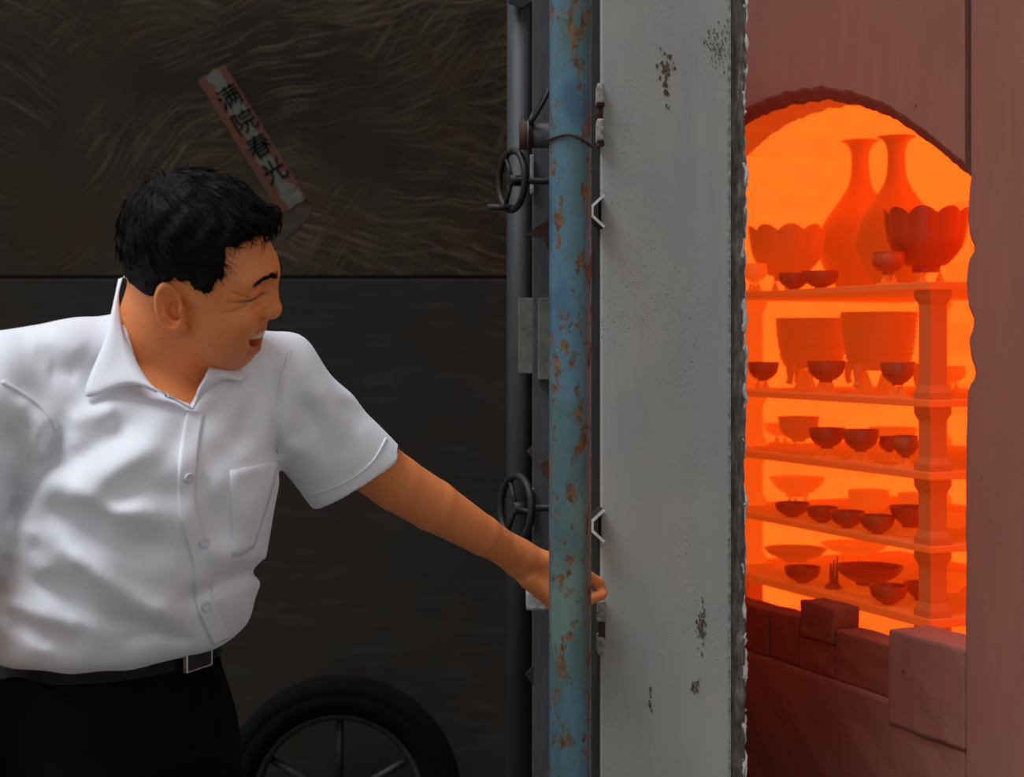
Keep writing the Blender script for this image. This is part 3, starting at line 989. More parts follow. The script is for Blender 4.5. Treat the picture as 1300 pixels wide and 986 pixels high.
# ------------------------------------------------------------------ blue pipe and its wire
PY = 2.215
pr = 0.5 * 54 / FPX * PY
px_ = P(724, 0, PY).x
V = []; F = []
N = 60
sg = 40
for i in range(N + 1):
    z = 0.0 + 2.35 * i / N
    for k in range(sg):
        a = 2 * math.pi * k / sg
        V.append((px_ + 0.0006 * (z - CZ) + pr * math.cos(a), PY + pr * math.sin(a), z))
for i in range(N):
    for k in range(sg):
        k2 = (k + 1) % sg
        F.append((i * sg + k, i * sg + k2, (i + 1) * sg + k2, (i + 1) * sg + k))
F.append(tuple(range(sg))[::-1]); F.append(tuple(N * sg + k for k in range(sg)))
bp = mesh_obj('steel_pipe', V, F, M_BLUE, None, True)
sharp_caps(bp)
tag(bp, 'upright blue pipe with flaking rusty paint in front of the hand', 'pipe')
pts = []
for k in range(36):
    a = 2 * math.pi * k / 36
    z = P(0, 181, PY).z + 0.0065 * math.sin(a * 1.0 + 0.9) * -1 + 0.003 * math.sin(3 * a)
    pts.append((px_ + (pr + 0.0022) * math.cos(a), PY + (pr + 0.0022) * math.sin(a), z))
wr = tube('binding_wire', pts, 0.0021, M_WIRE, None, 8, True)
tag(wr, 'thin rusty wire loop tied around the blue pipe', 'wire')

# ------------------------------------------------------------------ spring couplet strip on the steel sheet
def mat_strip():
    t = NT('faded_red_paper')
    sep = t.n('ShaderNodeSeparateXYZ'); t.l(t.tc.outputs['Object'], sep.inputs[0])
    a = t.noise(26, 5, 0.6); b = t.noise(11, 4, 0.6)
    band = t.math('SUBTRACT', 1.0, t.math('MULTIPLY', t.math('ABSOLUTE', t.math('SUBTRACT', sep.outputs['X'], 0.006)), 34.0))
    m = t.ramp(t.math('ADD', band, t.math('MULTIPLY', t.math('SUBTRACT', a, 0.5), 2.2)), [(0.30, 0.0), (0.50, 1.0)])
    red = t.mix(b, srgb(88, 44, 22), srgb(58, 32, 18))
    pale = t.mix(a, srgb(50, 56, 58), srgb(96, 90, 76))
    t.base(t.mix(m, red, pale))
    t.set(Roughness=0.9)
    t.bump(a, 0.3, 0.001)
    return t.m
pa = P(268, 92, WY); pb = P(373, 262, WY)
ax = (pa - pb); SL = ax.length; ax.normalize()
ctr = (pa + pb) / 2
ang = math.atan2(-ax.x, ax.z)      # tilt of the strip's own up
strip = empty('couplet_strip', (ctr.x, WY - 0.001, ctr.z))
strip.rotation_euler = (0, -ang, 0)
tag(strip, 'faded red paper strip with four black brush characters, pasted slantwise', 'paper strip')
V = []; F = []
n = 48; cw = 10
SW = 0.078
for i in range(n + 1):
    z = -SL / 2 + SL * i / n
    for k in range(cw + 1):
        x = -SW / 2 + SW * k / cw
        ed = 0.0
        if k in (0, cw): ed = 0.0016 * mnoise.noise(Vector((z * 60, k, 0)))
        if i in (0, n): z2 = z + 0.004 * mnoise.noise(Vector((x * 60, i, 0)))
        else: z2 = z
        V.append((x + ed, -0.0012 - 0.0012 * abs(mnoise.noise(Vector((x * 40, z * 30, 1)))), z2))
for i in range(n):
    for k in range(cw):
        q = i * (cw + 1) + k
        F.append((q, q + 1, q + cw + 2, q + cw + 1))
b0 = len(V)
V += [(v[0], -0.0002, v[2]) for v in V]
F += [tuple(b0 + q for q in f[::-1]) for f in F]
ring = [k for k in range(cw + 1)] + [i * (cw + 1) + cw for i in range(1, n + 1)] + [n * (cw + 1) + k for k in range(cw - 1, -1, -1)] + [i * (cw + 1) for i in range(n - 1, 0, -1)]
for a, b in zip(ring, ring[1:] + ring[:1]):
    F.append((b, a, b0 + a, b0 + b))
mesh_obj('paper', V, F, mat_strip(), strip)
M_INK = plain('black_ink', srgb(8, 9, 10), srgb(5, 5, 6), 50, 0.95, bump=0)
M_INK.node_tree.nodes['Principled BSDF'].inputs['Specular IOR Level'].default_value = 0.0
for i, chx in enumerate('满院春光'):
    cu = bpy.data.curves.new('character', 'FONT')
    cu.body = chx
    cu.size = 0.062
    cu.align_x = 'CENTER'; cu.align_y = 'CENTER'
    cu.offset = 0.0
    cu.extrude = 0.0005
    tmp = bpy.data.objects.new('tmp_character', cu)
    COL.objects.link(tmp)
    bpy.context.view_layer.update()
    me = bpy.data.meshes.new_from_object(tmp.evaluated_get(bpy.context.evaluated_depsgraph_get()))
    bpy.data.objects.remove(tmp)
    zc = SL / 2 - 0.080 - i * 0.071
    me.transform(Matrix.Translation((0.006, -0.0032, zc)) @ Matrix.Rotation(math.pi / 2, 4, 'X'))
    me.materials.clear(); me.materials.append(M_INK)
    link(bpy.data.objects.new('character', me), strip)
# brown scrap of older paper under the strip's lower end
M_SCRAP = plain('old_paper_scrap', srgb(58, 42, 32), srgb(44, 34, 26), 30, 0.9)
pl = [(P(a, b, WY).x, P(a, b, WY).z) for a, b in ((352, 272), (372, 265), (398, 262), (392, 276), (372, 296), (360, 304))]
sc_ = prism('paper_scrap', pl, (1, 0, 0), (0, 0, 1), (0, WY - 0.0012, 0), (0, 0.001, 0), M_SCRAP)
tag(sc_, 'torn brown paper scrap stuck below the couplet strip', 'paper scrap')

# ------------------------------------------------------------------ tyre leaning against the lower sheet
ty = empty('cart_tyre', (P(430, 0, 3.72).x, 3.72, 0.0))
tag(ty, 'black rubber cart tyre leaning on the lower wall sheet', 'tyre')
TR = 0.288
def ring_lathe(name, prof, mat, parent, seg=64):
    V = []; F = []
    n = len(prof)
    for k in range(seg):
        a = 2 * math.pi * k / seg
        for r, y in prof:
            V.append((r * math.sin(a), y, TR + r * math.cos(a)))
    for k in range(seg):
        k2 = (k + 1) % seg
        for i in range(n):
            j = (i + 1) % n
            F.append((k * n + i, k * n + j, k2 * n + j, k2 * n + i))
    return mesh_obj(name, V, F, mat, parent, True)
ring_lathe('tread', [(TR, -0.03), (TR, 0.03), (TR - 0.02, 0.045), (TR - 0.07, 0.045), (TR - 0.085, 0.03), (TR - 0.085, -0.03), (TR - 0.07, -0.045), (TR - 0.04, -0.047), (TR - 0.036, -0.043), (TR - 0.03, -0.047), (TR - 0.02, -0.045)], M_RUBBER, ty)
ring_lathe('rim', [(TR - 0.084, -0.03), (TR - 0.084, 0.03), (TR - 0.10, 0.02), (TR - 0.10, -0.02)], M_STEELDK, ty)
V, F = lathe_geo([(0.001, -0.03), (0.04, -0.03), (0.045, 0.0), (0.04, 0.03), (0.001, 0.03)], 24)
hb_ = mesh_obj('hub', V, F, M_STEELDK, ty, True); hb_.rotation_euler = (math.pi / 2, 0, 0); hb_.location = (0, 0, TR)
for k in range(6):
    a = 2 * math.pi * k / 6
    Vt, Ft = tube_geo([(0.03 * math.sin(a), 0, TR + 0.03 * math.cos(a)), ((TR - 0.09) * math.sin(a), 0, TR + (TR - 0.09) * math.cos(a))], 0.009, 8)
    mesh_obj('spoke', Vt, Ft, M_STEELDK, ty, True)
ty.rotation_euler = (-0.06, 0, 0.0)

# ------------------------------------------------------------------ implicit surfaces for the figure
f32 = np.float32
def sn_mesh(field, lo, hi, h):
    """naive surface nets over a box; field takes (X, Y, Z) arrays"""
    lo = np.array(lo, float); hi = np.array(hi, float)
    n = np.maximum(np.ceil((hi - lo) / h).astype(int) + 1, 4)
    ax = [(lo[i] + h * np.arange(n[i])).astype(f32) for i in range(3)]
    X, Y, Z = np.meshgrid(*ax, indexing='ij')
    D = field(X, Y, Z).astype(f32)
    s = D < 0
    c = s[:-1, :-1, :-1].astype(np.int8)
    for dx in (0, 1):
        for dy in (0, 1):
            for dz in (0, 1):
                if dx + dy + dz:
                    c = c + s[dx:n[0] - 1 + dx, dy:n[1] - 1 + dy, dz:n[2] - 1 + dz]
    act = (c > 0) & (c < 8)
    idx = np.argwhere(act)
    ids = -np.ones(act.shape, np.int64)
    ids[act] = np.arange(len(idx))
    acc = np.zeros((len(idx), 3)); cnt = np.zeros(len(idx))
    I, J, Kk = idx.T
    corners = [(a, b, d) for a in (0, 1) for b in (0, 1) for d in (0, 1)]
    for p in range(8):
        for q in range(p + 1, 8):
            A = corners[p]; B = corners[q]
            if sum(abs(A[i] - B[i]) for i in range(3)) != 1: continue
            va = D[I + A[0], J + A[1], Kk + A[2]]; vb = D[I + B[0], J + B[1], Kk + B[2]]
            m = (va < 0) != (vb < 0)
            t = np.where(m, va / np.where(m, va - vb, 1), 0)
            for k in range(3):
                acc[:, k] += np.where(m, A[k] + t * (B[k] - A[k]), 0)
            cnt += m
    V = lo + h * (idx + acc / cnt[:, None])
    F = []
    for axis in range(3):
        sl0 = [slice(0, n[i]) for i in range(3)]; sl1 = list(sl0)
        sl0[axis] = slice(0, n[axis] - 1); sl1[axis] = slice(1, n[axis])
        a = s[tuple(sl0)]; b = s[tuple(sl1)]
        e = np.argwhere(a != b)
        u, v = [(1, 2), (2, 0), (0, 1)][axis]
        ok = (e[:, u] > 0) & (e[:, v] > 0) & (e[:, u] < n[u] - 1) & (e[:, v] < n[v] - 1)
        e = e[ok]
        def cid(du, dv):
            q = e.copy(); q[:, u] += du; q[:, v] += dv
            return ids[q[:, 0], q[:, 1], q[:, 2]]
        f = np.stack([cid(-1, -1), cid(0, -1), cid(0, 0), cid(-1, 0)], 1)
        inside = a[e[:, 0], e[:, 1], e[:, 2]]
        f[~inside] = f[~inside][:, ::-1]
        F.append(f)
    F = np.concatenate(F)
    return V, F
def smooth_mesh(V, F, it=2, lam=0.5):
    e = np.concatenate([F[:, [0, 1]], F[:, [1, 2]], F[:, [2, 3]], F[:, [3, 0]]])
    for _ in range(it):
        acc = np.zeros_like(V); cnt = np.zeros(len(V))
        for k in range(3):
            acc[:, k] = np.bincount(e[:, 0], V[e[:, 1], k], len(V)) + np.bincount(e[:, 1], V[e[:, 0], k], len(V))
        cnt = np.bincount(e[:, 0], minlength=len(V)) + np.bincount(e[:, 1], minlength=len(V))
        V = V + lam * (acc / np.maximum(cnt, 1)[:, None] - V)
    return V
def smin(a, b, k):
    h = np.maximum(k - np.abs(a - b), 0) / k
    return np.minimum(a, b) - h * h * k * 0.25
def smax(a, b, k):
    return -smin(-a, -b, k)
def ell(X, Y, Z, c, r):
    x = X - f32(c[0]); y = Y - f32(c[1]); z = Z - f32(c[2])
    k0 = np.sqrt((x / r[0]) ** 2 + (y / r[1]) ** 2 + (z / r[2]) ** 2) + 1e-6
    k1 = np.sqrt((x / r[0] ** 2) ** 2 + (y / r[1] ** 2) ** 2 + (z / r[2] ** 2) ** 2) + 1e-6
    return k0 * (k0 - 1) / k1
def sph(X, Y, Z, c, r):
    return np.sqrt((X - f32(c[0])) ** 2 + (Y - f32(c[1])) ** 2 + (Z - f32(c[2])) ** 2) - f32(r)
def cone(X, Y, Z, a, b, ra, rb):
    a = np.array(a, float); b = np.array(b, float)
    d = b - a; L2 = float(d @ d)
    t = np.clip(((X - a[0]) * d[0] + (Y - a[1]) * d[1] + (Z - a[2]) * d[2]) / L2, 0, 1).astype(f32)
    return np.sqrt((X - a[0] - t * d[0]) ** 2 + (Y - a[1] - t * d[1]) ** 2 + (Z - a[2] - t * d[2]) ** 2) - (ra + (rb - ra) * t)
def chain(X, Y, Z, pts, rs, k=0.01):
    d = None
    for i in range(len(pts) - 1):
        c = cone(X, Y, Z, pts[i], pts[i + 1], rs[i], rs[i + 1])
        d = c if d is None else smin(d, c, k)
    return d
def proj(X, Y, Z):
    return HX + X / Y * FPX, HY - (Z - CZ) / Y * FPX
def seg_dist(px, py, poly):
    best = None; par = None
    tot = sum(math.dist(poly[i], poly[i + 1]) for i in range(len(poly) - 1)); run = 0
    for i in range(len(poly) - 1):
        ax, ay = poly[i]; bx, by = poly[i + 1]
        dx, dy = bx - ax, by - ay; L2 = dx * dx + dy * dy; L = math.sqrt(L2)
        t = np.clip(((px - ax) * dx + (py - ay) * dy) / L2, 0, 1)
        d = np.hypot(px - ax - t * dx, py - ay - t * dy)
        p = (run + t * L) / tot
        if best is None: best, par = d, p
        else:
            m = d < best
            best = np.where(m, d, best); par = np.where(m, p, par)
        run += L
    return best, par
def poly_sd(px, py, poly):
    """signed distance (pixels) to a polygon, negative inside"""
    n = len(poly)
    d = None; ins = np.zeros(np.shape(px), bool)
    for i in range(n):
        ax, ay = poly[i]; bx, by = poly[(i + 1) % n]
        dx, dy = bx - ax, by - ay
        t = np.clip(((px - ax) * dx + (py - ay) * dy) / (dx * dx + dy * dy), 0, 1)
        q = np.hypot(px - ax - t * dx, py - ay - t * dy)
        d = q if d is None else np.minimum(d, q)
        c = ((ay > py) != (by > py)) & (px < (bx - ax) * (py - ay) / ((by - ay) if by != ay else 1e-9) + ax)
        ins ^= c
    return np.where(ins, -d, d)

# ------------------------------------------------------------------ the man: key points
SHL = P(346, 486, 2.03); ELB = P(503, 613, 2.165); WRI = P(652, 703, 2.30)
SHR = P(-12, 496, 1.82); ELR = P(-70, 720, 1.86); WRR = P(-62, 930, 1.80)
NECKB = P(207, 482, 1.965)
# head frame: F face direction, U up, S the man's right (toward the camera)
YAW, PIT, ROL = math.radians(-9), math.radians(9), math.radians(22)
Fv = Vector((1, 0, 0)); Uv = Vector((0, 0, 1)); Sv = Vector((0, -1, 0))
Uv, Sv = Uv * math.cos(ROL) + Sv * math.sin(ROL), Sv * math.cos(ROL) - Uv * math.sin(ROL)
Fv, Uv = Fv * math.cos(PIT) - Uv * math.sin(PIT), Uv * math.cos(PIT) + Fv * math.sin(PIT)
Rz = Matrix.Rotation(YAW, 3, 'Z')
Fv, Uv, Sv = Rz @ Fv, Rz @ Uv, Rz @ Sv
HO = P(243, 366, 1.915)
HS = 1.915 / 2.0
HMAT = np.array([Fv, Uv, Sv])          # rows: local axes
HOn = np.array(HO)
def to_local(p): return HMAT @ (np.array(p) - HOn) / HS
def to_world(Vl): return np.asarray(Vl) * HS @ HMAT + HOn

# ---- torso core inside the clothes ties head and arms into one body
LEV = [  # row in photo, column, depth, half width, half depth, facing (deg)
    (460, 203, 1.975, 0.090, 0.036, -47),
    (484, 200, 1.962, 0.138, 0.066, -47),
    (520, 193, 1.945, 0.164, 0.100, -47),
    (600, 186, 1.940, 0.172, 0.126, -45),
    (680, 174, 1.960, 0.170, 0.140, -40),
    (740, 160, 1.982, 0.174, 0.150, -36),
    (782, 150, 1.998, 0.175, 0.150, -34),
    (810, 143, 2.010, 0.168, 0.142, -33),
    (824, 140, 2.018, 0.148, 0.120, -32),
]
lev = []
for (py, px, Y, a, b, th) in LEV:
    p = P(px, py, Y)
    lev.append((p.z, p.x, p.y, a, b, math.radians(th)))
lev = np.array(cat([tuple(l) for l in lev], 8))[::-1]
def torso(X, Y, Z, off=0.0):
    zc = np.clip(Z, lev[0, 0], lev[-1, 0])
    cx = np.interp(zc, lev[:, 0], lev[:, 1]); cy = np.interp(zc, lev[:, 0], lev[:, 2])
    a = np.interp(zc, lev[:, 0], lev[:, 3]) + off; b = np.interp(zc, lev[:, 0], lev[:, 4]) + off
    th = np.interp(zc, lev[:, 0], lev[:, 5])
    dx = X - cx; dy = Y - cy
    fw = dx * np.cos(th) + dy * np.sin(th)          # along facing
    lt = -dx * np.sin(th) + dy * np.cos(th)
    k0 = ((np.abs(fw) / b) ** 2.3 + (np.abs(lt) / a) ** 2.3) ** (1 / 2.3)
    d = (k0 - 1) * np.minimum(a, b)
    ez = np.maximum(np.maximum(lev[0, 0] - Z, Z - lev[-1, 0]), 0)
    return np.where(ez > 0, np.sqrt(np.maximum(d, 0) ** 2 + ez ** 2), d).astype(f32)
nb = to_local(NECKB)
def head_skull(X, Y, Z):
    A = np.abs(Z)
    d = ell(X, Y, A, (0.005, 0.052, 0), (0.087, 0.084, 0.075))
    d = smin(d, ell(X, Y, A, (0.052, 0.016, 0), (0.0565, 0.072, 0.064)), 0.03)
    return d
def loc2w(X, Y, Z):
    return tuple(HOn[i] + (X * f32(HMAT[0, i]) + Y * f32(HMAT[1, i]) + Z * f32(HMAT[2, i])) * f32(HS) for i in range(3))
MO_X, MO_Y, MO_T = 0.0875, -0.0545, 0.225         # mouth centre and upward curl
def head_field(X, Y, Z):
    A = np.abs(Z)
    d = head_skull(X, Y, Z)
    # jaw, cheeks, chin
    d = smin(d, ell(X, Y, A, (0.032, -0.042, 0), (0.055, 0.042, 0.060)), 0.026)
    d = smin(d, ell(X, Y, A, (0.045, -0.038, 0.038), (0.040, 0.036, 0.027)), 0.022)
    d = smin(d, ell(X, Y, A, (0.057, -0.079, 0), (0.021, 0.019, 0.027)), 0.020)
    d = smin(d, ell(X, Y, A, (0.034, -0.066, 0), (0.050, 0.030, 0.048)), 0.022)
    d = smin(d, ell(X, Y, A, (0.070, -0.014, 0.042), (0.026, 0.021, 0.021)), 0.014)      # lifted smile cheek
    # brow
    d = smin(d, cone(X, Y, A, (0.0995, 0.037, 0.003), (0.084, 0.039, 0.046), 0.0115, 0.0095), 0.016)
    # eye sockets, lids
    d = smax(d, -sph(X, Y, A, (0.114, 0.019, 0.030), 0.017), 0.014)
    d = smin(d, ell(X, Y, A, (0.0805, 0.019, 0.032), (0.0165, 0.0120, 0.0175)), 0.006)
    d = d + 0.0038 * np.exp(-((Y - 0.0155 + 4.0 * (A - 0.03) ** 2) / 0.0016) ** 2 - ((A - 0.035) / 0.019) ** 4) * (X > 0.05)      # lid slit
    d = d + 0.0016 * np.exp(-((Y - 0.0275 + 6.0 * (A - 0.031) ** 2) / 0.0014) ** 2 - ((A - 0.032) / 0.015) ** 4) * (X > 0.05)     # upper lid fold
    d = d + 0.0015 * np.exp(-((Y - 0.0035 + 3.0 * (A - 0.03) ** 2) / 0.0022) ** 2 - ((A - 0.034) / 0.015) ** 4) * (X > 0.05)      # pouch
    for (ya, yb) in ((0.0165, 0.029), (0.0140, 0.0155), (0.012, 0.003)):                  # crow's feet
        yy = ya + (yb - ya) * (A - 0.046) / 0.016
        d = d + 0.0016 * np.exp(-((Y - yy) / 0.0013) ** 2 - ((A - 0.055) / 0.0095) ** 4) * (X > 0.02) * (X < 0.09)
    for yy in (0.066, 0.078):                                                             # forehead lines
        d = d + 0.0008 * np.exp(-((Y - yy - 0.15 * X * A * 10) / 0.0016) ** 2 - (A / 0.035) ** 4) * (X > 0.05)
    # nose
    d = smin(d, cone(X, Y, A, (0.0985, 0.027, 0), (0.1055, -0.008, 0), 0.0075, 0.0105), 0.012)
    d = smin(d, ell(X, Y, A, (0.1055, -0.0135, 0), (0.0120, 0.0110, 0.0125)), 0.008)
    d = smin(d, ell(X, Y, A, (0.0965, -0.0165, 0.0145), (0.0120, 0.0095, 0.0085)), 0.004)
    d = smax(d, -ell(X, Y, A, (0.1045, -0.0262, 0.0075), (0.006, 0.0045, 0.0038)), 0.003)
    # muzzle, open smiling mouth
    d = smin(d, ell(X, Y, A, (0.071, -0.046, 0), (0.021, 0.022, 0.033)), 0.018)
    d = smin(d, cone(X, Y - MO_T * A, A, (0.0940, -0.0395, 0), (0.066, -0.0410, 0.034), 0.0050, 0.003), 0.006)
    d = smin(d, cone(X, Y - MO_T * A, A, (0.0850, -0.0685, 0), (0.062, -0.0590, 0.034), 0.0068, 0.003), 0.007)
    d = smax(d, -ell(X, Y - MO_T * A, A, (MO_X, MO_Y, 0), (0.026, 0.0105, 0.0345)), 0.003)
    # smile fold
    t = np.clip((Y + 0.052) / 0.035, 0, 1)
    fa = 0.044 - 0.025 * t
    d = d + 0.0034 * np.exp(-((A - fa) / 0.0030) ** 2) * np.clip((Y + 0.060) / 0.01, 0, 1) * np.clip((-0.010 - Y) / 0.008, 0, 1) * (X > 0.05)
    # ear
    ca, sa = math.cos(0.22), math.sin(0.22)
    ex = (X + 0.004) * ca + Y * sa; ey = -(X + 0.004) * sa + Y * ca
    ez = A - 0.0775 + 0.38 * ex
    ex, ey, ez = (ex - 0.004) / 0.86, (ey + 0.001) / 1.08, ez / 1.1
    ear = ell(ex, ey, ez, (0, 0.004, 0.004), (0.0185, 0.031, 0.0085))
    ear = smin(ear, ell(ex, ey, ez, (0.006, -0.022, 0.002), (0.0115, 0.0135, 0.0070)), 0.008)
    ear = smax(ear, -ell(ex, ey, ez, (0.003, 0.006, 0.0125), (0.0140, 0.0250, 0.0120)), 0.0025)
    ear = smin(ear, cone(ex, ey, ez, (-0.007, 0.020, 0.004), (-0.006, -0.004, 0.006), 0.0026, 0.0030), 0.003)
    ear = smin(ear, cone(ex, ey, ez, (-0.006, -0.004, 0.006), (0.006, -0.015, 0.006), 0.0030, 0.0032), 0.003)
    ear = smax(ear, -ell(ex, ey, ez, (0.006, -0.002, 0.002), (0.0078, 0.0105, 0.014)), 0.003)
    ear = smin(ear, ell(ex, ey, ez, (0.0155, -0.003, 0.004), (0.0040, 0.0075, 0.006)), 0.003)
    d = smin(d, ear * 0.95, 0.004)
    # neck down into the shirt
    n1 = nb * 0.5 + np.array([-0.012, 0.0, 0])
    nk = chain(X, Y, Z, [(-0.022, 0.0, 0), tuple(n1), tuple(nb)], [0.058, 0.059, 0.064], 0.03)
    d = smin(d, nk, 0.018)
    wx, wy, wz = loc2w(X, Y, Z)
    d = smin(d, torso(wx, wy, wz, -0.014), 0.06)
    return d
lo = np.minimum([-0.12, -0.20, -0.12], nb - 0.10); hi = np.array([0.145, 0.15, 0.12])
hi = np.maximum(hi, nb + 0.10)
HV, HF = sn_mesh(head_field, lo, hi, 0.0019)
HV = smooth_mesh(HV, HF, 1, 0.35)
HVl = HV.copy()
HVw = to_world(HV)
Nh = len(HVw)

# ---- left arm and hand (reaching for the hinge lug), in world space, boxed around the arm
def arm_field(X, Y, Z):
    d = chain(X, Y, Z, [P(352, 500, 2.04), ELB], [0.044, 0.0385], 0.005)
    mid = ELB.lerp(WRI, 0.30)
    d = smin(d, chain(X, Y, Z, [ELB, mid, ELB.lerp(WRI, .72), WRI], [0.0385, 0.0365, 0.0285, 0.0235], 0.004), 0.004)
    w2 = WRI + (WRI - ELB).normalized() * 0.02
    # flattened wrist and back of hand
    kn = [P(706, 713, 2.325), P(709, 722, 2.345), P(708, 732, 2.362), P(704, 742, 2.375)]
    for q, r in zip(kn, (0.0125, 0.0125, 0.012, 0.011)):
        d = smin(d, cone(X, Y, Z, w2, q, 0.019, r), 0.014)
    d = smin(d, cone(X, Y, Z, WRI, P(690, 742, 2.335), 0.020, 0.018), 0.02)
    fing = [
        ([kn[0], P(741, 727, 2.352), P(759, 739, 2.372), P(765, 750, 2.376)], [0.0105, 0.0092, 0.0082, 0.0072]),
        ([kn[1], P(738, 742, 2.378), P(748, 756, 2.395), P(747, 768, 2.398)], [0.0105, 0.0092, 0.0082, 0.0074]),
        ([kn[2], P(728, 752, 2.398), P(736, 768, 2.408), P(733, 779, 2.405)], [0.0100, 0.0090, 0.0080, 0.0072]),
        ([kn[3], P(718, 758, 2.405), P(722, 771, 2.410), P(719, 780, 2.408)], [0.0092, 0.0080, 0.0072, 0.0066]),
        ([P(672, 734, 2.305), P(703, 763, 2.315), P(738, 763, 2.345), P(764, 755, 2.368)], [0.0165, 0.0130, 0.0105, 0.0078]),
    ]
    for pts, rs in fing:
        d = smin(d, chain(X, Y, Z, pts, rs, 0.004), 0.006)
    d = smin(d, cone(X, Y, Z, P(690, 735, 2.325), P(706, 757, 2.325), 0.016, 0.011), 0.015)
    return d
# mesh it in a frame aligned with the forearm
ax_x = np.array((WRI - SHL).normalized()); ax_z = np.array([0, 0, 1.0]); ax_y = np.cross(ax_z, ax_x); ax_y /= np.linalg.norm(ax_y); ax_z = np.cross(ax_x, ax_y)
AR = np.array([ax_x, ax_y, ax_z]); A0 = np.array(SHL)
def arm_local(X, Y, Z):
    x = A0[0] + X * AR[0, 0] + Y * AR[1, 0] + Z * AR[2, 0]
    y = A0[1] + X * AR[0, 1] + Y * AR[1, 1] + Z * AR[2, 1]
    z = A0[2] + X * AR[0, 2] + Y * AR[1, 2] + Z * AR[2, 2]
    return arm_field(x, y, z)
AV, AF = sn_mesh(arm_local, (-0.075, -0.085, -0.10), (0.66, 0.13, 0.115), 0.0024)
AV = smooth_mesh(AV, AF, 1, 0.4) @ AR + A0
# ---- right arm hanging at the left edge, hand resting on the thigh
def rarm_field(X, Y, Z):
    d = chain(X, Y, Z, [SHR, ELR], [0.034, 0.036], 0.02)
    d = smin(d, chain(X, Y, Z, [ELR, ELR.lerp(WRR, .3), WRR], [0.036, 0.036, 0.025], 0.005), 0.005)
    dv = Vector((0.35, -0.25, -1)).normalized(); sd = Vector((0.35, -0.85, 0.3)).normalized()
    for k, (o_, L) in enumerate(((-.027, .072), (-.009, .080), (.009, .075), (.026, .060))):
        b_ = WRR + dv * 0.085 + sd * o_
        d = smin(d, cone(X, Y, Z, WRR + dv * .012 + sd * o_ * .4, b_, 0.018, 0.0115), 0.012)
        d = smin(d, chain(X, Y, Z, [b_, b_ + dv * L * .5 + Vector((.006, 0, 0)), b_ + dv * L + Vector((.022, 0, 0.006))], [0.0100, 0.009, 0.0072], 0.004), 0.005)
    d = smin(d, chain(X, Y, Z, [WRR + dv * .02 - sd * .014, WRR + dv * .055 - sd * .05, WRR + dv * .095 - sd * .062], [0.016, 0.012, 0.008], 0.005), 0.01)
    return d
rl = np.array([min(SHR.x, ELR.x, WRR.x) - 0.08, 1.66, WRR.z - 0.19]); rh = np.array([SHR.x + 0.09, 1.96, SHR.z + 0.075])
RV, RF = sn_mesh(rarm_field, rl, rh, 0.0036)
RV = smooth_mesh(RV, RF, 1, 0.4)
def core_field(X, Y, Z):
    d = torso(X, Y, Z, -0.032)
    d = smin(d, cone(X, Y, Z, NECKB, SHL, 0.045, 0.045), 0.03)
    d = smin(d, cone(X, Y, Z, NECKB, SHR, 0.045, 0.045), 0.03)
    return d
tl = np.array([-0.78, 1.70, 0.92]); th_ = np.array([-0.2, 2.22, 1.42])
CV, CF = sn_mesh(core_field, tl, th_, 0.012)

# ------------------------------------------------------------------ shirt
SLE = P(456, 610, 2.125)                      # centre of the left sleeve opening
_A, _B, _C = P(513, 574, 2.15), P(399, 646, 2.11), P(463, 617, 2.05)
sl_ax = np.array((_B - _A).cross(_C - _A).normalized())
if sl_ax @ np.array(SLE - SHL) < 0: sl_ax = -sl_ax
sl_p = np.array(_A)
sl_ax = sl_ax / np.linalg.norm(sl_ax)
# folds: (polyline in photo rows/cols, depth in m (+ ridge, - valley), width px)
FOLDS = [
    ([(62, 596), (105, 575), (165, 532)], -0.006, 15),
    ([(80, 612), (140, 600), (215, 560)], 0.006, 20),
    ([(88, 540), (110, 528), (150, 520)], 0.005, 14),
    ([(60, 640), (110, 668), (170, 694), (222, 700)], -0.010, 17),
    ([(70, 612), (150, 648), (222, 662)], 0.008, 18),
    ([(70, 690), (130, 735), (190, 772), (244, 780)], 0.011, 17),
    ([(30, 728), (80, 752), (140, 786), (215, 803)], -0.010, 14),
    ([(0, 762), (50, 780), (110, 800)], 0.006, 13),
    ([(0, 775), (40, 800), (70, 818)], -0.008, 11),
    ([(150, 812), (200, 806), (246, 812)], -0.006, 8),
    ([(225, 768), (268, 745), (312, 727), (350, 718)], -0.0095, 11),
    ([(250, 700), (285, 706), (318, 700)], 0.005, 16),
    ([(255, 600), (268, 650), (280, 690)], -0.005, 12),
    ([(330, 470), (318, 520), (300, 570)], -0.005, 14),
    ([(348, 455), (352, 520), (350, 588)], -0.006, 7),
    ([(352, 590), (385, 612), (430, 622)], -0.010, 13),
    ([(362, 560), (400, 585), (450, 592)], 0.006, 12),
    ([(395, 480), (430, 540), (452, 605)], 0.006, 13),
    ([(378, 500), (408, 560), (420, 600)], -0.006, 10),
    ([(430, 505), (470, 560), (490, 590)], -0.004, 10),
    ([(74, 538), (66, 575), (40, 620), (0, 668)], -0.009, 12),
    ([(0, 540), (22, 580), (16, 630)], -0.006, 14),
    ([(20, 500), (50, 540), (48, 590)], 0.006, 14),
    ([(10, 700), (0, 760)], -0.006, 12),
    ([(30, 440), (70, 430), (110, 450)], 0.004, 16),
    ([(60, 470), (100, 475)], -0.004, 14),
    ([(120, 640), (180, 622), (225, 626)], -0.005, 14),
    ([(40, 660), (30, 700), (60, 740)], 0.006, 16),
]
VCUT = [(150, 380), (176, 468), (196, 492), (240, 517), (252, 494), (266, 470), (280, 430), (230, 370)]
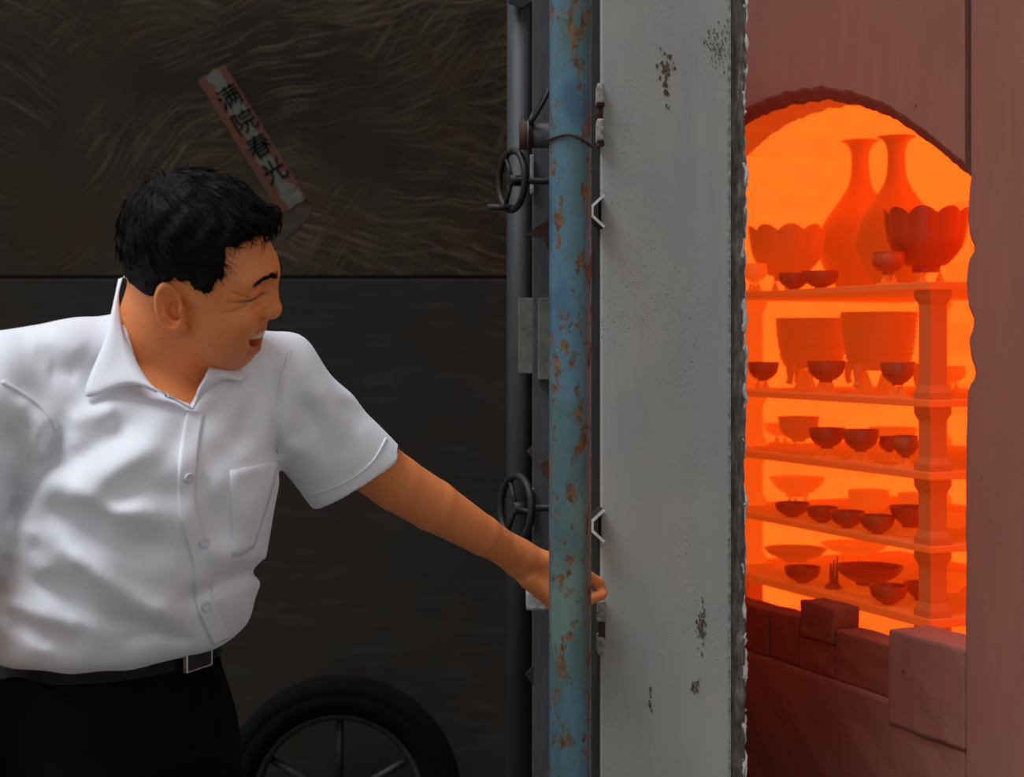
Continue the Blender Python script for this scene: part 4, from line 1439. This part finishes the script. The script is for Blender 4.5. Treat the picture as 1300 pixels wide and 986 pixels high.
def shirt_field(X, Y, Z):
    d = torso(X, Y, Z, 0.0)
    sh = cone(X, Y, Z, P(222, 476, 1.955), SHL, 0.058, 0.060)
    sh = np.minimum(sh, cone(X, Y, Z, P(180, 462, 1.955), SHR, 0.070, 0.066))
    d = smin(d, sh, 0.05)
    dl = cone(X, Y, Z, SHL, Vector(SLE + (SLE - SHL) * 0.45), 0.061, 0.076)
    t = (X - sl_p[0]) * sl_ax[0] + (Y - sl_p[1]) * sl_ax[1] + (Z - sl_p[2]) * sl_ax[2]
    dl = np.maximum(dl, t)
    d = smin(d, dl, 0.035)
    er = ELR + (ELR - SHR) * 0.05
    dr = cone(X, Y, Z, SHR, er, 0.064, 0.070)
    d = smin(d, np.maximum(dr, ((X - ELR.x) * (ELR - SHR).x + (Y - ELR.y) * (ELR - SHR).y + (Z - ELR.z) * (ELR - SHR).z) / (ELR - SHR).length + 0.01), 0.012)
    # folds pressed into the cloth
    near = np.abs(d) < 0.05
    px, py = proj(X[near], Y[near], Z[near])
    dn = np.zeros(px.shape, f32)
    for poly, amp, w in FOLDS:
        q, u = seg_dist(px, py, poly)
        dn -= 1.3 * amp * np.exp(-(q / w) ** 2) * np.clip(np.minimum(u, 1 - u) * 5 + 0.15, 0, 1)
    q = 0.0016 * np.sin(px * 0.085 + py * 0.05 + 2 * np.sin(py * 0.021)) + 0.0013 * np.sin(px * 0.04 - py * 0.09 + 1.5 * np.sin(px * .02))
    dn += q.astype(f32)
    dn *= (1 - 0.85 * np.clip((t[near] + 0.105) / 0.045, 0, 1) * (X[near] > -0.315)).astype(f32)
    d[near] += dn
    # sleeve opening hollow
    inn = cone(X, Y, Z, SHL, Vector(SLE + (SLE - SHL) * 0.45), 0.053, 0.0685)
    d = np.maximum(d, -np.maximum(inn, -(t + 0.05)))
    # neck opening
    px, py = proj(X, Y, Z)
    vc = poly_sd(px, py, VCUT) / 1000.0
    d = np.maximum(d, -np.maximum(vc, Y - 1.965))
    nkc = cone(X, Y, Z, Vector(to_world([[-0.02, -0.01, 0]])[0]), NECKB, 0.064, 0.062)
    d = np.maximum(d, -nkc)
    return d
SV_, SF_ = sn_mesh(shirt_field, (-0.80, 1.66, 0.945), (-0.155, 2.26, 1.47), 0.0036)
SV_ = smooth_mesh(SV_, SF_, 2, 0.5)

def mat_shirt():
    t = NT('white_cotton')
    v = t.mapping((900, 900, 900))
    w = t.n('ShaderNodeTexNoise', Scale=1.0, Detail=2)
    t.l(v, w.inputs['Vector'])
    t.base(t.mix(t.noise(9, 3, 0.5), (0.80, 0.80, 0.845, 1), (0.74, 0.745, 0.80, 1)))
    t.set(Roughness=0.85)
    t.b.inputs['Sheen Weight'].default_value = 0.15
    t.b.inputs['Specular IOR Level'].default_value = 0.2
    t.bump(t.noise(60, 4, 0.6), 0.12, 0.002)
    return t.m
M_SHIRT = mat_shirt()
def mat_skin():
    t = NT('tanned_skin')
    at = t.n('ShaderNodeVertexColor'); at.layer_name = 'tint'
    a = t.noise(38, 5, 0.6); b = t.noise(9, 3, 0.5)
    sp = t.ramp(t.noise(210, 2, 0.5), [(0.66, 0.0), (0.72, 1.0)])
    skin = t.mix(b, (0.76, 0.235, 0.066, 1), (0.66, 0.190, 0.050, 1))
    skin = t.mix(t.math('MULTIPLY', a, 0.5), skin, (0.78, 0.27, 0.10, 1))
    skin = t.mix(t.math('MULTIPLY', sp, 0.42), skin, (0.17, 0.055, 0.022, 1))
    t.base(t.mix(1.0, skin, at.outputs['Color'], 'MULTIPLY'))
    t.set(Roughness=0.48)
    t.b.inputs['Subsurface Weight'].default_value = 0.08
    t.b.inputs['Subsurface Radius'].default_value = (0.012, 0.004, 0.002)
    t.b.inputs['Subsurface Scale'].default_value = 0.5
    t.bump(t.noise(420, 3, 0.6), 0.12, 0.0006)
    return t.m
M_SKIN = mat_skin()

# ---- one body mesh
BV = np.concatenate([HVw, AV, RV, CV])
BF = np.concatenate([HF, AF + Nh, RF + Nh + len(AV), CF + Nh + len(AV) + len(RV)])
PB = Vector((-0.52, 2.05, 0.0))
PMI = Matrix.Translation(-PB)
def np_mesh(name, V, F, mat, parent=None):
    me = bpy.data.meshes.new(name)
    V = np.asarray(V, np.float32); F = np.asarray(F, np.int32)
    me.vertices.add(len(V)); me.vertices.foreach_set('co', V.ravel())
    me.loops.add(F.size); me.loops.foreach_set('vertex_index', F.ravel())
    me.polygons.add(len(F))
    me.polygons.foreach_set('loop_start', np.arange(0, F.size, F.shape[1], dtype=np.int32))
    me.polygons.foreach_set('use_smooth', np.ones(len(F), bool))
    me.update(calc_edges=True)
    me.validate()
    me.materials.append(mat)
    return link(bpy.data.objects.new(name, me), parent)
person = np_mesh('person', BV - np.array(PB), BF, M_SKIN)
person.location = PB
tag(person, 'person in a white short-sleeved shirt leaning in, left hand on the door hinge', 'person')
# skin tints: lips, mouth, lid line, flushed ear, plus crease shade painted in
tint = np.ones((len(BV), 4), np.float32)
x, y, z = HVl.T; az = np.abs(z)
def blend(mask, col):
    m = np.zeros(len(BV)); m[:Nh] = np.clip(mask, 0, 1)
    tint[:, :3] = tint[:, :3] * (1 - m[:, None]) + np.array(col) * m[:, None]
LIPC = np.array([0.82, 0.36, 0.44])
yc = y - MO_T * az
lip = np.exp(-((yc + 0.0690) / 0.0065) ** 2) * np.clip((0.034 - az) / 0.004, 0, 1) * np.clip((x - 0.052) / 0.006, 0, 1)
blend(lip * 0.9, LIPC)
ulip = np.exp(-((yc + 0.0400) / 0.004) ** 2) * np.clip((0.030 - az) / 0.004, 0, 1) * np.clip((x - 0.062) / 0.006, 0, 1)
blend(ulip * 0.6, LIPC)
inside = (((x - MO_X) / 0.0258) ** 2 + ((yc - MO_Y) / 0.0104) ** 2 + (az / 0.0340) ** 2 < 1.0)
blend(inside * 0.95, [0.09, 0.05, 0.08])
slit = np.exp(-((y - 0.0155 + 4.0 * (az - 0.03) ** 2) / 0.0021) ** 2 - ((az - 0.035) / 0.020) ** 4) * (x > 0.05)
blend(slit * 0.95, [0.10, 0.07, 0.07])
for (ya, yb) in ((0.0165, 0.029), (0.0140, 0.0155), (0.012, 0.003)):
    yy_ = ya + (yb - ya) * (az - 0.046) / 0.016
    blend(0.55 * np.exp(-((y - yy_) / 0.0013) ** 2 - ((az - 0.055) / 0.0095) ** 4) * (x > 0.02) * (x < 0.09), [0.45, 0.38, 0.38])  # shade in the crow's feet creases, painted as tint
blend(0.5 * np.exp(-((az - (0.044 - 0.025 * np.clip((y + 0.052) / 0.035, 0, 1))) / 0.002) ** 2) * ((y > -0.055) & (y < -0.016) & (x > 0.05)), [0.6, 0.5, 0.5])  # smile fold crease, its shade painted into the tint
blend(np.exp(-((x + 0.0) / 0.02) ** 2 - ((y + 0.012) / 0.03) ** 2) * (az > 0.07) * 0.6, [1.15, 0.85, 0.85])
blend(np.clip((0.075 - np.hypot(x - 0.045, y + 0.07)) / 0.04, 0, 1) * (y < -0.02) * 0.25, [0.8, 0.8, 0.85])
ca_ = person.data.color_attributes.new('tint', 'FLOAT_COLOR', 'POINT')
ca_.data.foreach_set('color', tint.ravel())

def child(name, V, F, mat, parent=person, smooth=True):
    o = mesh_obj(name, V, F, mat, None, smooth)
    return adopt(o, parent, PMI)
shirt = adopt(np_mesh('shirt', SV_, SF_, M_SHIRT), person, PMI)
shirt['label'] = 'white short-sleeved button shirt'

# ---- details laid on the cloth
me_ = shirt.data
SBV = BVHTree.FromPolygons([Vector(v) for v in SV_], [tuple(int(q) for q in f) for f in SF_])
CAM = Vector((0, 0, CZ))
def surf(px, py, off=0.0, fallback=1.9):
    d = P(px, py, 1.0) - CAM
    d.normalize()
    h, n, i, dist = SBV.ray_cast(CAM, d)
    if h is None:
        return P(px, py, fallback), -d
    if n.dot(d) > 0: n = -n
    return h + n * off, n
def patch(name, rows, mat, th=0.0022, lift=0.0006, parent=None, sub=1, bulge=None):
    """rows of photo points draped on the shirt and given thickness"""
    R = len(rows); Cn = len(rows[0])
    top = []; bot = []
    for i, r in enumerate(rows):
        for j, (a, b) in enumerate(r):
            p, n = surf(a, b)
            tt = th
            if bulge: tt += bulge(i / (R - 1), j / (Cn - 1))
            top.append(p + n * (lift + tt)); bot.append(p + n * (lift - 0.003))
    V = top + bot; F = []
    o_ = R * Cn
    for i in range(R - 1):
        for j in range(Cn - 1):
            q = i * Cn + j
            F.append((q, q + 1, q + Cn + 1, q + Cn)); F.append((o_ + q, o_ + q + Cn, o_ + q + Cn + 1, o_ + q + 1))
    ring = list(range(Cn)) + [i * Cn + Cn - 1 for i in range(1, R)] + [(R - 1) * Cn + j for j in range(Cn - 2, -1, -1)] + [i * Cn for i in range(R - 2, 0, -1)]
    for a, b in zip(ring, ring[1:] + ring[:1]):
        F.append((b, a, o_ + a, o_ + b))
    return child(name, V, F, mat, parent or shirt)
def strip_rows(center, half, n, cols):
    pts = cat(center, n)
    rows = []
    for i, (a, b) in enumerate(pts):
        a2, b2 = pts[min(i + 1, len(pts) - 1)]; a1, b1 = pts[max(i - 1, 0)]
        t = Vector((a2 - a1, b2 - b1)).normalized(); nn = Vector((-t.y, t.x))
        rows.append([(a + nn.x * half * (1 - 2 * j / cols), b + nn.y * half * (1 - 2 * j / cols)) for j in range(cols + 1)])
    return rows
PLK = [(247, 524), (241, 560), (237, 600), (236, 640), (246, 680), (256, 720), (258, 760), (267, 785), (280, 812)]
patch('placket', strip_rows(PLK, 11, 8, 6), M_SHIRT, 0.0026)
M_BUTTON = plain('pearl_button', srgb(214, 216, 226), srgb(190, 192, 206), 80, 0.3)
M_SEAM = M_SHIRT
for (a, b) in ((237, 606), (257, 688), (260, 768)):
    p, n = surf(a, b)
    R3 = n.to_track_quat('Z', 'Y').to_matrix()
    V, F = lathe_geo([(0.0008, 0.0015), (0.0035, 0.0015), (0.0055, 0.0024), (0.0062, 0.0014), (0.0062, 0), (0.001, 0)], 20)
    child('button', [p + n * 0.0042 + R3 @ Vector(v) for v in V], F, M_BUTTON, shirt)
# chest pocket
prow = []
for i in range(13):
    v = i / 12
    l = (292 + 2 * v, 597 + 108 * v); r = (353 - 27 * v - 6 * v * v, 584 + 110 * v)
    prow.append([(l[0] + (r[0] - l[0]) * j / 8, l[1] + (r[1] - l[1]) * j / 8 + (3 * math.sin(math.pi * j / 8) * v)) for j in range(9)])
patch('pocket', prow, M_SHIRT, 0.0022, 0.0008, bulge=lambda u, v: 0.004 * (1 - u) ** 2 * math.sin(math.pi * v))
# shoulder seams and sleeve hem band
patch('shoulder_seam', strip_rows([(2, 484), (30, 500), (56, 520), (72, 545)], 2.2, 6, 3), M_SHIRT, 0.0012)
patch('shoulder_seam', strip_rows([(368, 446), (357, 490), (352, 540), (354, 590)], 2.2, 6, 3), M_SHIRT, 0.0012)

patch('sleeve_hem', strip_rows([(490, 556), (474, 584), (448, 606), (420, 620), (388, 630)], 1.1, 6, 2), M_SHIRT, 0.0010)
# ---- collar: two leaves folded over a neck band
def leaf(name, fold, outer, steps=10, th=0.0024, puff=0.006):
    fo = cat([tuple(p) for p in fold], steps); ou = cat([tuple(p) for p in outer], steps)
    n = min(len(fo), len(ou)); Cn = 7
    top = []
    for i in range(n):
        a = Vector(fo[i]); b = Vector(ou[i])
        for j in range(Cn):
            v = j / (Cn - 1)
            p = a.lerp(b, v)
            d_ = (CAM - p).normalized()
            top.append(p + d_ * puff * math.sin(math.pi * v) * (1 if v < 1 else 0))
    # normals by grid
    nr = []
    for i in range(n):
        for j in range(Cn):
            u = top[min(i + 1, n - 1) * Cn + j] - top[max(i - 1, 0) * Cn + j]
            w = top[i * Cn + min(j + 1, Cn - 1)] - top[i * Cn + max(j - 1, 0)]
            q = u.cross(w)
            if q.length < 1e-12: q = CAM - top[i * Cn + j]
            q.normalize()
            nr.append(q)
    bot = [p - q * th if q.dot(CAM - p) > 0 else p + q * th for p, q in zip(top, nr)]
    V = top + bot; F = []
    o_ = n * Cn
    for i in range(n - 1):
        for j in range(Cn - 1):
            q = i * Cn + j
            F.append((q, q + 1, q + Cn + 1, q + Cn)); F.append((o_ + q, o_ + q + Cn, o_ + q + Cn + 1, o_ + q + 1))
    ring = list(range(Cn)) + [i * Cn + Cn - 1 for i in range(1, n)] + [(n - 1) * Cn + j for j in range(Cn - 2, -1, -1)] + [i * Cn for i in range(n - 2, 0, -1)]
    for a, b in zip(ring, ring[1:] + ring[:1]):
        F.append((b, a, o_ + a, o_ + b))
    return child(name, V, F, M_SHIRT, shirt)
def sf(a, b, off=0.005): return surf(a, b, off)[0]
# near leaf
leaf('collar', [P(156, 352, 1.985), P(151, 378, 1.925), P(157, 420, 1.872), P(170, 452, 1.850), P(186, 480, 1.840), P(206, 499, 1.838), sf(238, 517, .006)],
     [P(150, 354, 1.99), P(143, 388, 1.90), sf(130, 436, .010), sf(106, 505, .008), sf(152, 499, .012), sf(186, 500, .010), sf(239, 522, .005)])
# far leaf
leaf('collar', [sf(241, 518, .006), P(252, 496, 1.868), P(262, 474, 1.885), P(268, 445, 1.945), P(240, 400, 2.03), P(160, 350, 1.995)],
     [sf(242, 523, .005), sf(258, 503, .006), sf(282, 486, .008), sf(306, 483, .010), P(318, 440, 2.02), P(156, 352, 2.01)])

# ------------------------------------------------------------------ hair
HAIR = [(100, 350), (100, 200), (240, 140), (340, 180), (366, 240), (362, 276), (352, 292), (334, 296), (312, 306), (286, 316), (284, 334), (280, 352), (270, 368), (258, 374),
        (248, 366), (238, 358), (222, 354), (208, 360), (202, 376), (190, 386), (172, 387), (155, 384), (120, 376)]
def hair_field(X, Y, Z):
    d = head_skull(X, Y, Z) - 0.009
    A = np.abs(Z)
    # the side part toward the camera is traced on the near side and mirrored
    wx, wy, wz = loc2w(X, Y, A)
    px, py = proj(wx, wy, wz)
    hp = poly_sd(px, py, HAIR) / 1000.0
    # side area that is cropped shorter
    short = np.clip((0.045 - Y) / 0.05, 0, 1)
    top = np.clip((Y - 0.05) / 0.06, 0, 1)
    d = d + 0.006 * short - 0.009 * top
    tuft = 0.0012 * np.sin(X * 170 + 3 * np.sin(Z * 60) + 2 * np.sin(Y * 90)) + 0.0010 * np.sin(Z * 210 + 3 * np.sin(X * 70))
    d = d + tuft
    return smax(d, hp + 0.002 * np.sin(px * 0.35) + 0.002 * np.sin(px * .9 + py * .4), 0.010)
hv, hf = sn_mesh(hair_field, (-0.13, -0.07, -0.115), (0.12, 0.165, 0.115), 0.0026)
hvw = to_world(hv)
def mat_hair():
    t = NT('black_hair')
    a = t.noise(120, 4, 0.6, t.mapping((1, 1, 1)))
    t.base(t.ramp(a, [(0.3, (0.003, 0.003, 0.0032, 1)), (0.8, (0.009, 0.008, 0.008, 1))]))
    t.set(Roughness=0.55)
    t.b.inputs['Specular IOR Level'].default_value = 0.06
    t.bump(a, 0.6, 0.003)
    return t.m
M_HAIR = mat_hair()
hair = adopt(np_mesh('hair', hvw, hf, M_HAIR), person, PMI)
hair['label'] = 'short black hair'
# loose strands combed from the crown
rs = np.random.RandomState(3)
SVs = []; SFs = []
nrm = np.zeros_like(hv)
fa = hv[hf[:, 1]] - hv[hf[:, 0]]; fb = hv[hf[:, 3]] - hv[hf[:, 0]]
fn = np.cross(fa, fb)
for k in range(4):
    for c in range(3):
        nrm[:, c] += np.bincount(hf[:, k], fn[:, c], len(hv))
nrm /= np.linalg.norm(nrm, axis=1)[:, None] + 1e-9
cand = np.where((head_skull(hv[:, 0], hv[:, 1], hv[:, 2]) > 0.002))[0]
crown = np.array([-0.045, 0.125, 0.0])
for i in rs.choice(cand, 3200, replace=True):
    p = hv[i]; n_ = nrm[i]
    out = p - crown; out[1] *= 0.6
    if p[0] > -0.02: out = out * 0.4 + np.array([0.08, -0.02, 0.02 if p[2] > 0 else -0.02])
    out = out + np.array([0, -0.02, 0])
    out = out - n_ * (out @ n_); out /= np.linalg.norm(out) + 1e-9
    L = rs.uniform(0.012, 0.026) if p[1] > 0.06 else rs.uniform(0.005, 0.010)
    pts = []
    q = p - n_ * 0.001
    lift = rs.uniform(0.0, 0.22)
    dv = out + n_ * lift + rs.normal(0, .12, 3)
    for k in range(4):
        pts.append(Vector(q))
        dv = dv / np.linalg.norm(dv)
        q = q + dv * L / 3
        dv = dv - n_ * 0.16
    r0 = 0.00055
    v, f = tube_geo(pts, [r0, r0, r0 * .8, r0 * .3], 3, False, False, len(SVs))
    SVs += v; SFs += f
# forelock wisps over the brow and cowlick at the crown
for i in range(46):
    a = np.array([0.070 + rs.uniform(-.012, .008), 0.112 + rs.uniform(-.012, .012), rs.uniform(-.02, .055)])
    b = np.array([0.108, 0.091 + rs.uniform(-.010, .010), a[2] + rs.uniform(-.02, .012)])
    m = (a + b) / 2 + np.array([0.016, 0.014, 0])
    pts = [Vector(x_) for x_ in cat([tuple(a), tuple(m), tuple(b)], 4)]
    r0 = rs.uniform(0.0005, 0.0009)
    v, f = tube_geo(pts, [r0] * (len(pts) - 1) + [r0 * .3], 3, False, False, len(SVs))
    SVs += v; SFs += f
for i in range(26):
    a = crown + np.array([rs.uniform(-.01, .03), 0.012, rs.uniform(-.02, .02)])
    dr_ = np.array([rs.uniform(-.6, .3), 1.0, rs.uniform(-.3, .3)]); L = rs.uniform(.008, .022)
    pts = [Vector(a), Vector(a + dr_ * L * .5), Vector(a + dr_ * L * .8 + np.array([-.004, -.002, 0])), Vector(a + dr_ * L * .9 + np.array([-.009, -.003, 0]))]
    v, f = tube_geo(pts, [.0006, .0006, .0005, .0002], 3, False, False, len(SVs))
    SVs += v; SFs += f
SVw = to_world(np.array([tuple(v) for v in SVs]))
st_ = adopt(mesh_obj('hair_strands', SVw, SFs, M_HAIR, None, True), hair, PMI)
st_['kind'] = 'stuff'
# eyebrows
HB = BVHTree.FromPolygons([Vector(v) for v in HVl], [tuple(int(q) for q in f) for f in HF])
for sgn in (1, -1):
    Vb = []; Fb = []
    for i in range(120):
        u = rs.uniform(0, 1)
        zz = 0.005 + 0.040 * u
        yy = 0.0375 + 0.006 * math.sin(u * 2.4) - 0.004 * u + rs.normal(0, .0018) * (1.2 - .6 * u)
        h_, n_, _, _ = HB.ray_cast(Vector((0.2, yy, zz * sgn)), Vector((-1, 0, 0)))
        if h_ is None: continue
        dd = Vector((-0.35, 0.15 - 0.25 * u, sgn * 0.9)).normalized()
        dd = (dd - n_ * dd.dot(n_)).normalized()
        pts = [h_, h_ + dd * 0.004 + n_ * .0012, h_ + dd * 0.009 + n_ * 0.0010]
        v, f = tube_geo(pts, [.0006, .0006, .0002], 3, False, False, len(Vb))
        Vb += v; Fb += f
    bw = to_world(np.array([tuple(v) for v in Vb]))
    adopt(mesh_obj('eyebrow', bw, Fb, M_HAIR, None, True), person, PMI)
# upper teeth
M_TOOTH = plain('tooth_enamel', srgb(226, 214, 190), srgb(200, 186, 160), 60, 0.35)
for k in range(-6, 7):
    zz = k * 0.0042
    xx = 0.0935 - 12.0 * zz * zz
    yy = -0.0480 + MO_T * abs(zz)
    ang_ = math.atan2(24 * zz, 1)
    bm = bmesh.new()
    add_box(bm, (-0.002, -0.0042, -0.0019), (0.002, 0.004, 0.0019), 0.0008)
    bmesh.ops.rotate(bm, verts=bm.verts, cent=(0, 0, 0), matrix=Matrix.Rotation(ang_, 3, 'Y'))
    for v in bm.verts:
        v.co = Vector(to_world([tuple(v.co + Vector((xx, yy, zz)))])[0])
    adopt(bm_obj('tooth', bm, M_TOOTH, None, True), person, PMI)

# ------------------------------------------------------------------ trousers, belt, shoes
HZ = CZ - 0.405
hipc = P(138, 826, 2.02)
hth = math.radians(-32)
hfw = Vector((math.cos(hth), math.sin(hth), 0)); hlt = Vector((-math.sin(hth), math.cos(hth), 0))
HA, HB_ = 0.146, 0.117
hipL = hipc + hlt * 0.085 + Vector((0, 0, -0.10)); hipR = hipc - hlt * 0.085 + Vector((0, 0, -0.10))
kneL = Vector((hipL.x, hipL.y, 0.50)) + hfw * 0.10 + hlt * 0.03; kneR = Vector((hipR.x, hipR.y, 0.50)) + hfw * 0.10 - hlt * 0.03
ankL = Vector((kneL.x, kneL.y, 0.10)) - hfw * 0.10; ankR = Vector((kneR.x, kneR.y, 0.10)) - hfw * 0.12
def trouser_field(X, Y, Z):
    dx = X - hipc.x; dy = Y - hipc.y
    fw = dx * hfw.x + dy * hfw.y; lt = dx * hlt.x + dy * hlt.y
    zz = Z - hipc.z
    b = HB_ + 0.006 * np.clip(-zz / 0.1, -1, 1); a = HA + 0.010 * np.clip(-zz / 0.1, -1, 1)
    k0 = ((np.abs(fw) / b) ** 2.2 + (np.abs(lt) / a) ** 2.2) ** (1 / 2.2)
    d = (k0 - 1) * 0.13
    d = np.maximum(d, np.maximum(zz - 0.03, -zz - 0.14))
    for hp, kn_, an in ((hipL, kneL, ankL), (hipR, kneR, ankR)):
        d = smin(d, chain(X, Y, Z, [hp, kn_, an + Vector((0, 0, -.045))], [0.098, 0.074, 0.062], 0.03), 0.04)
    d = d + 0.002 * np.sin(Z * 55 + X * 30)
    return np.maximum(d, 0.035 - Z)
M_TROU = plain('black_trouser_cloth', (0.0042, 0.0042, 0.0046, 1), (0.003, 0.003, 0.0032, 1), 40, 0.95, 0, 0.2)
M_TROU.node_tree.nodes['Principled BSDF'].inputs['Specular IOR Level'].default_value = 0.05
TV, TF = sn_mesh(trouser_field, (-0.83, 1.72, 0.0), (-0.18, 2.34, 1.03), 0.009)
TV = smooth_mesh(TV, TF, 2, 0.5)
trou = adopt(np_mesh('trousers', TV, TF, M_TROU), person, PMI)
M_BELT = plain('black_leather', (0.006, 0.006, 0.006, 1), (0.003, 0.003, 0.003, 1), 90, 0.4)
M_BELT.node_tree.nodes['Principled BSDF'].inputs['Specular IOR Level'].default_value = 0.15
M_CHROME = plain('chrome_edge', (0.75, 0.75, 0.75, 1), (0.6, 0.6, 0.6, 1), 30, 0.18, 1.0, 0.0)
M_BUCK = plain('gunmetal_buckle', (0.03, 0.03, 0.032, 1), (0.02, 0.02, 0.02, 1), 30, 0.3, 0.6, 0.0)
V = []; F = []
nb_ = 96
bz0 = hipc.z + 0.006; tiltb = 0.012
def belt_pt(a, r, z):
    c, s = math.cos(a), math.sin(a)
    q = (abs(c) ** 2.2 + abs(s) ** 2.2) ** (-1 / 2.2)
    return Vector((hipc.x, hipc.y, 0)) + hfw * ((HB_ + r) * c * q) + hlt * ((HA + r) * s * q) + Vector((0, 0, z))
for i in range(nb_):
    a = 2 * math.pi * i / nb_
    for (r, z) in ((0.002, -.018), (.0075, -.017), (.0075, .017), (.002, .018)):
        V.append(belt_pt(a, r, bz0 + z))
for i in range(nb_):
    j = (i + 1) % nb_
    for k in range(4):
        k2 = (k + 1) % 4
        F.append((i * 4 + k, j * 4 + k, j * 4 + k2, i * 4 + k2))
belt = child('belt', V, F, M_BELT, person, False)
BA = 0.16
bc = belt_pt(BA, 0.012, bz0)
bn = (belt_pt(BA, 0.03, bz0) - belt_pt(BA, 0.0, bz0)).normalized()
bt = Vector((-bn.y, bn.x, 0))
MB_ = Matrix((bt, Vector((0, 0, 1)), bn)).transposed().to_4x4()
MB_.translation = bc
o_ = adopt(box('buckle', (-0.026, -0.019, -0.002), (0.026, 0.019, 0.004), M_BUCK, None, 0.002, MB_), belt, PMI)
for (lo_, hi_) in (((-0.027, 0.0165, -.001), (0.027, 0.0195, .0055)), ((-0.027, -0.0195, -.001), (0.027, -0.0175, .0055)), ((-0.028, -0.0195, -.001), (-0.026, 0.0195, .0055)), ((0.026, -0.0195, -.001), (0.028, 0.0195, .0055))):
    adopt(box('buckle_rim', lo_, hi_, M_CHROME, None, 0.0006, MB_), belt, PMI)
for an in (ankL, ankR):
    def shoe_field(X, Y, Z):
        fw = (X - an.x) * hfw.x + (Y - an.y) * hfw.y; lt = (X - an.x) * hlt.x + (Y - an.y) * hlt.y
        d = ell(fw, lt, Z, (0.06, 0, 0.03), (0.15, 0.048, 0.05))
        d = smin(d, ell(fw, lt, Z, (0.0, 0, 0.06), (0.065, 0.042, 0.065)), 0.04)
        d = np.maximum(d, Z - 0.11)
        d = smax(d, 0.0005 - Z, 0.004)
        sole = ell(fw, lt, Z, (0.06, 0, 0.012), (0.158, 0.053, 0.04))
        return np.minimum(d, np.maximum(np.maximum(sole, Z - 0.02), 0.0005 - Z))
    v, f = sn_mesh(shoe_field, (an.x - .22, an.y - .22, -0.01), (an.x + .24, an.y + .22, 0.13), 0.006)
    adopt(np_mesh('shoe', v, f, M_BELT), person, PMI)
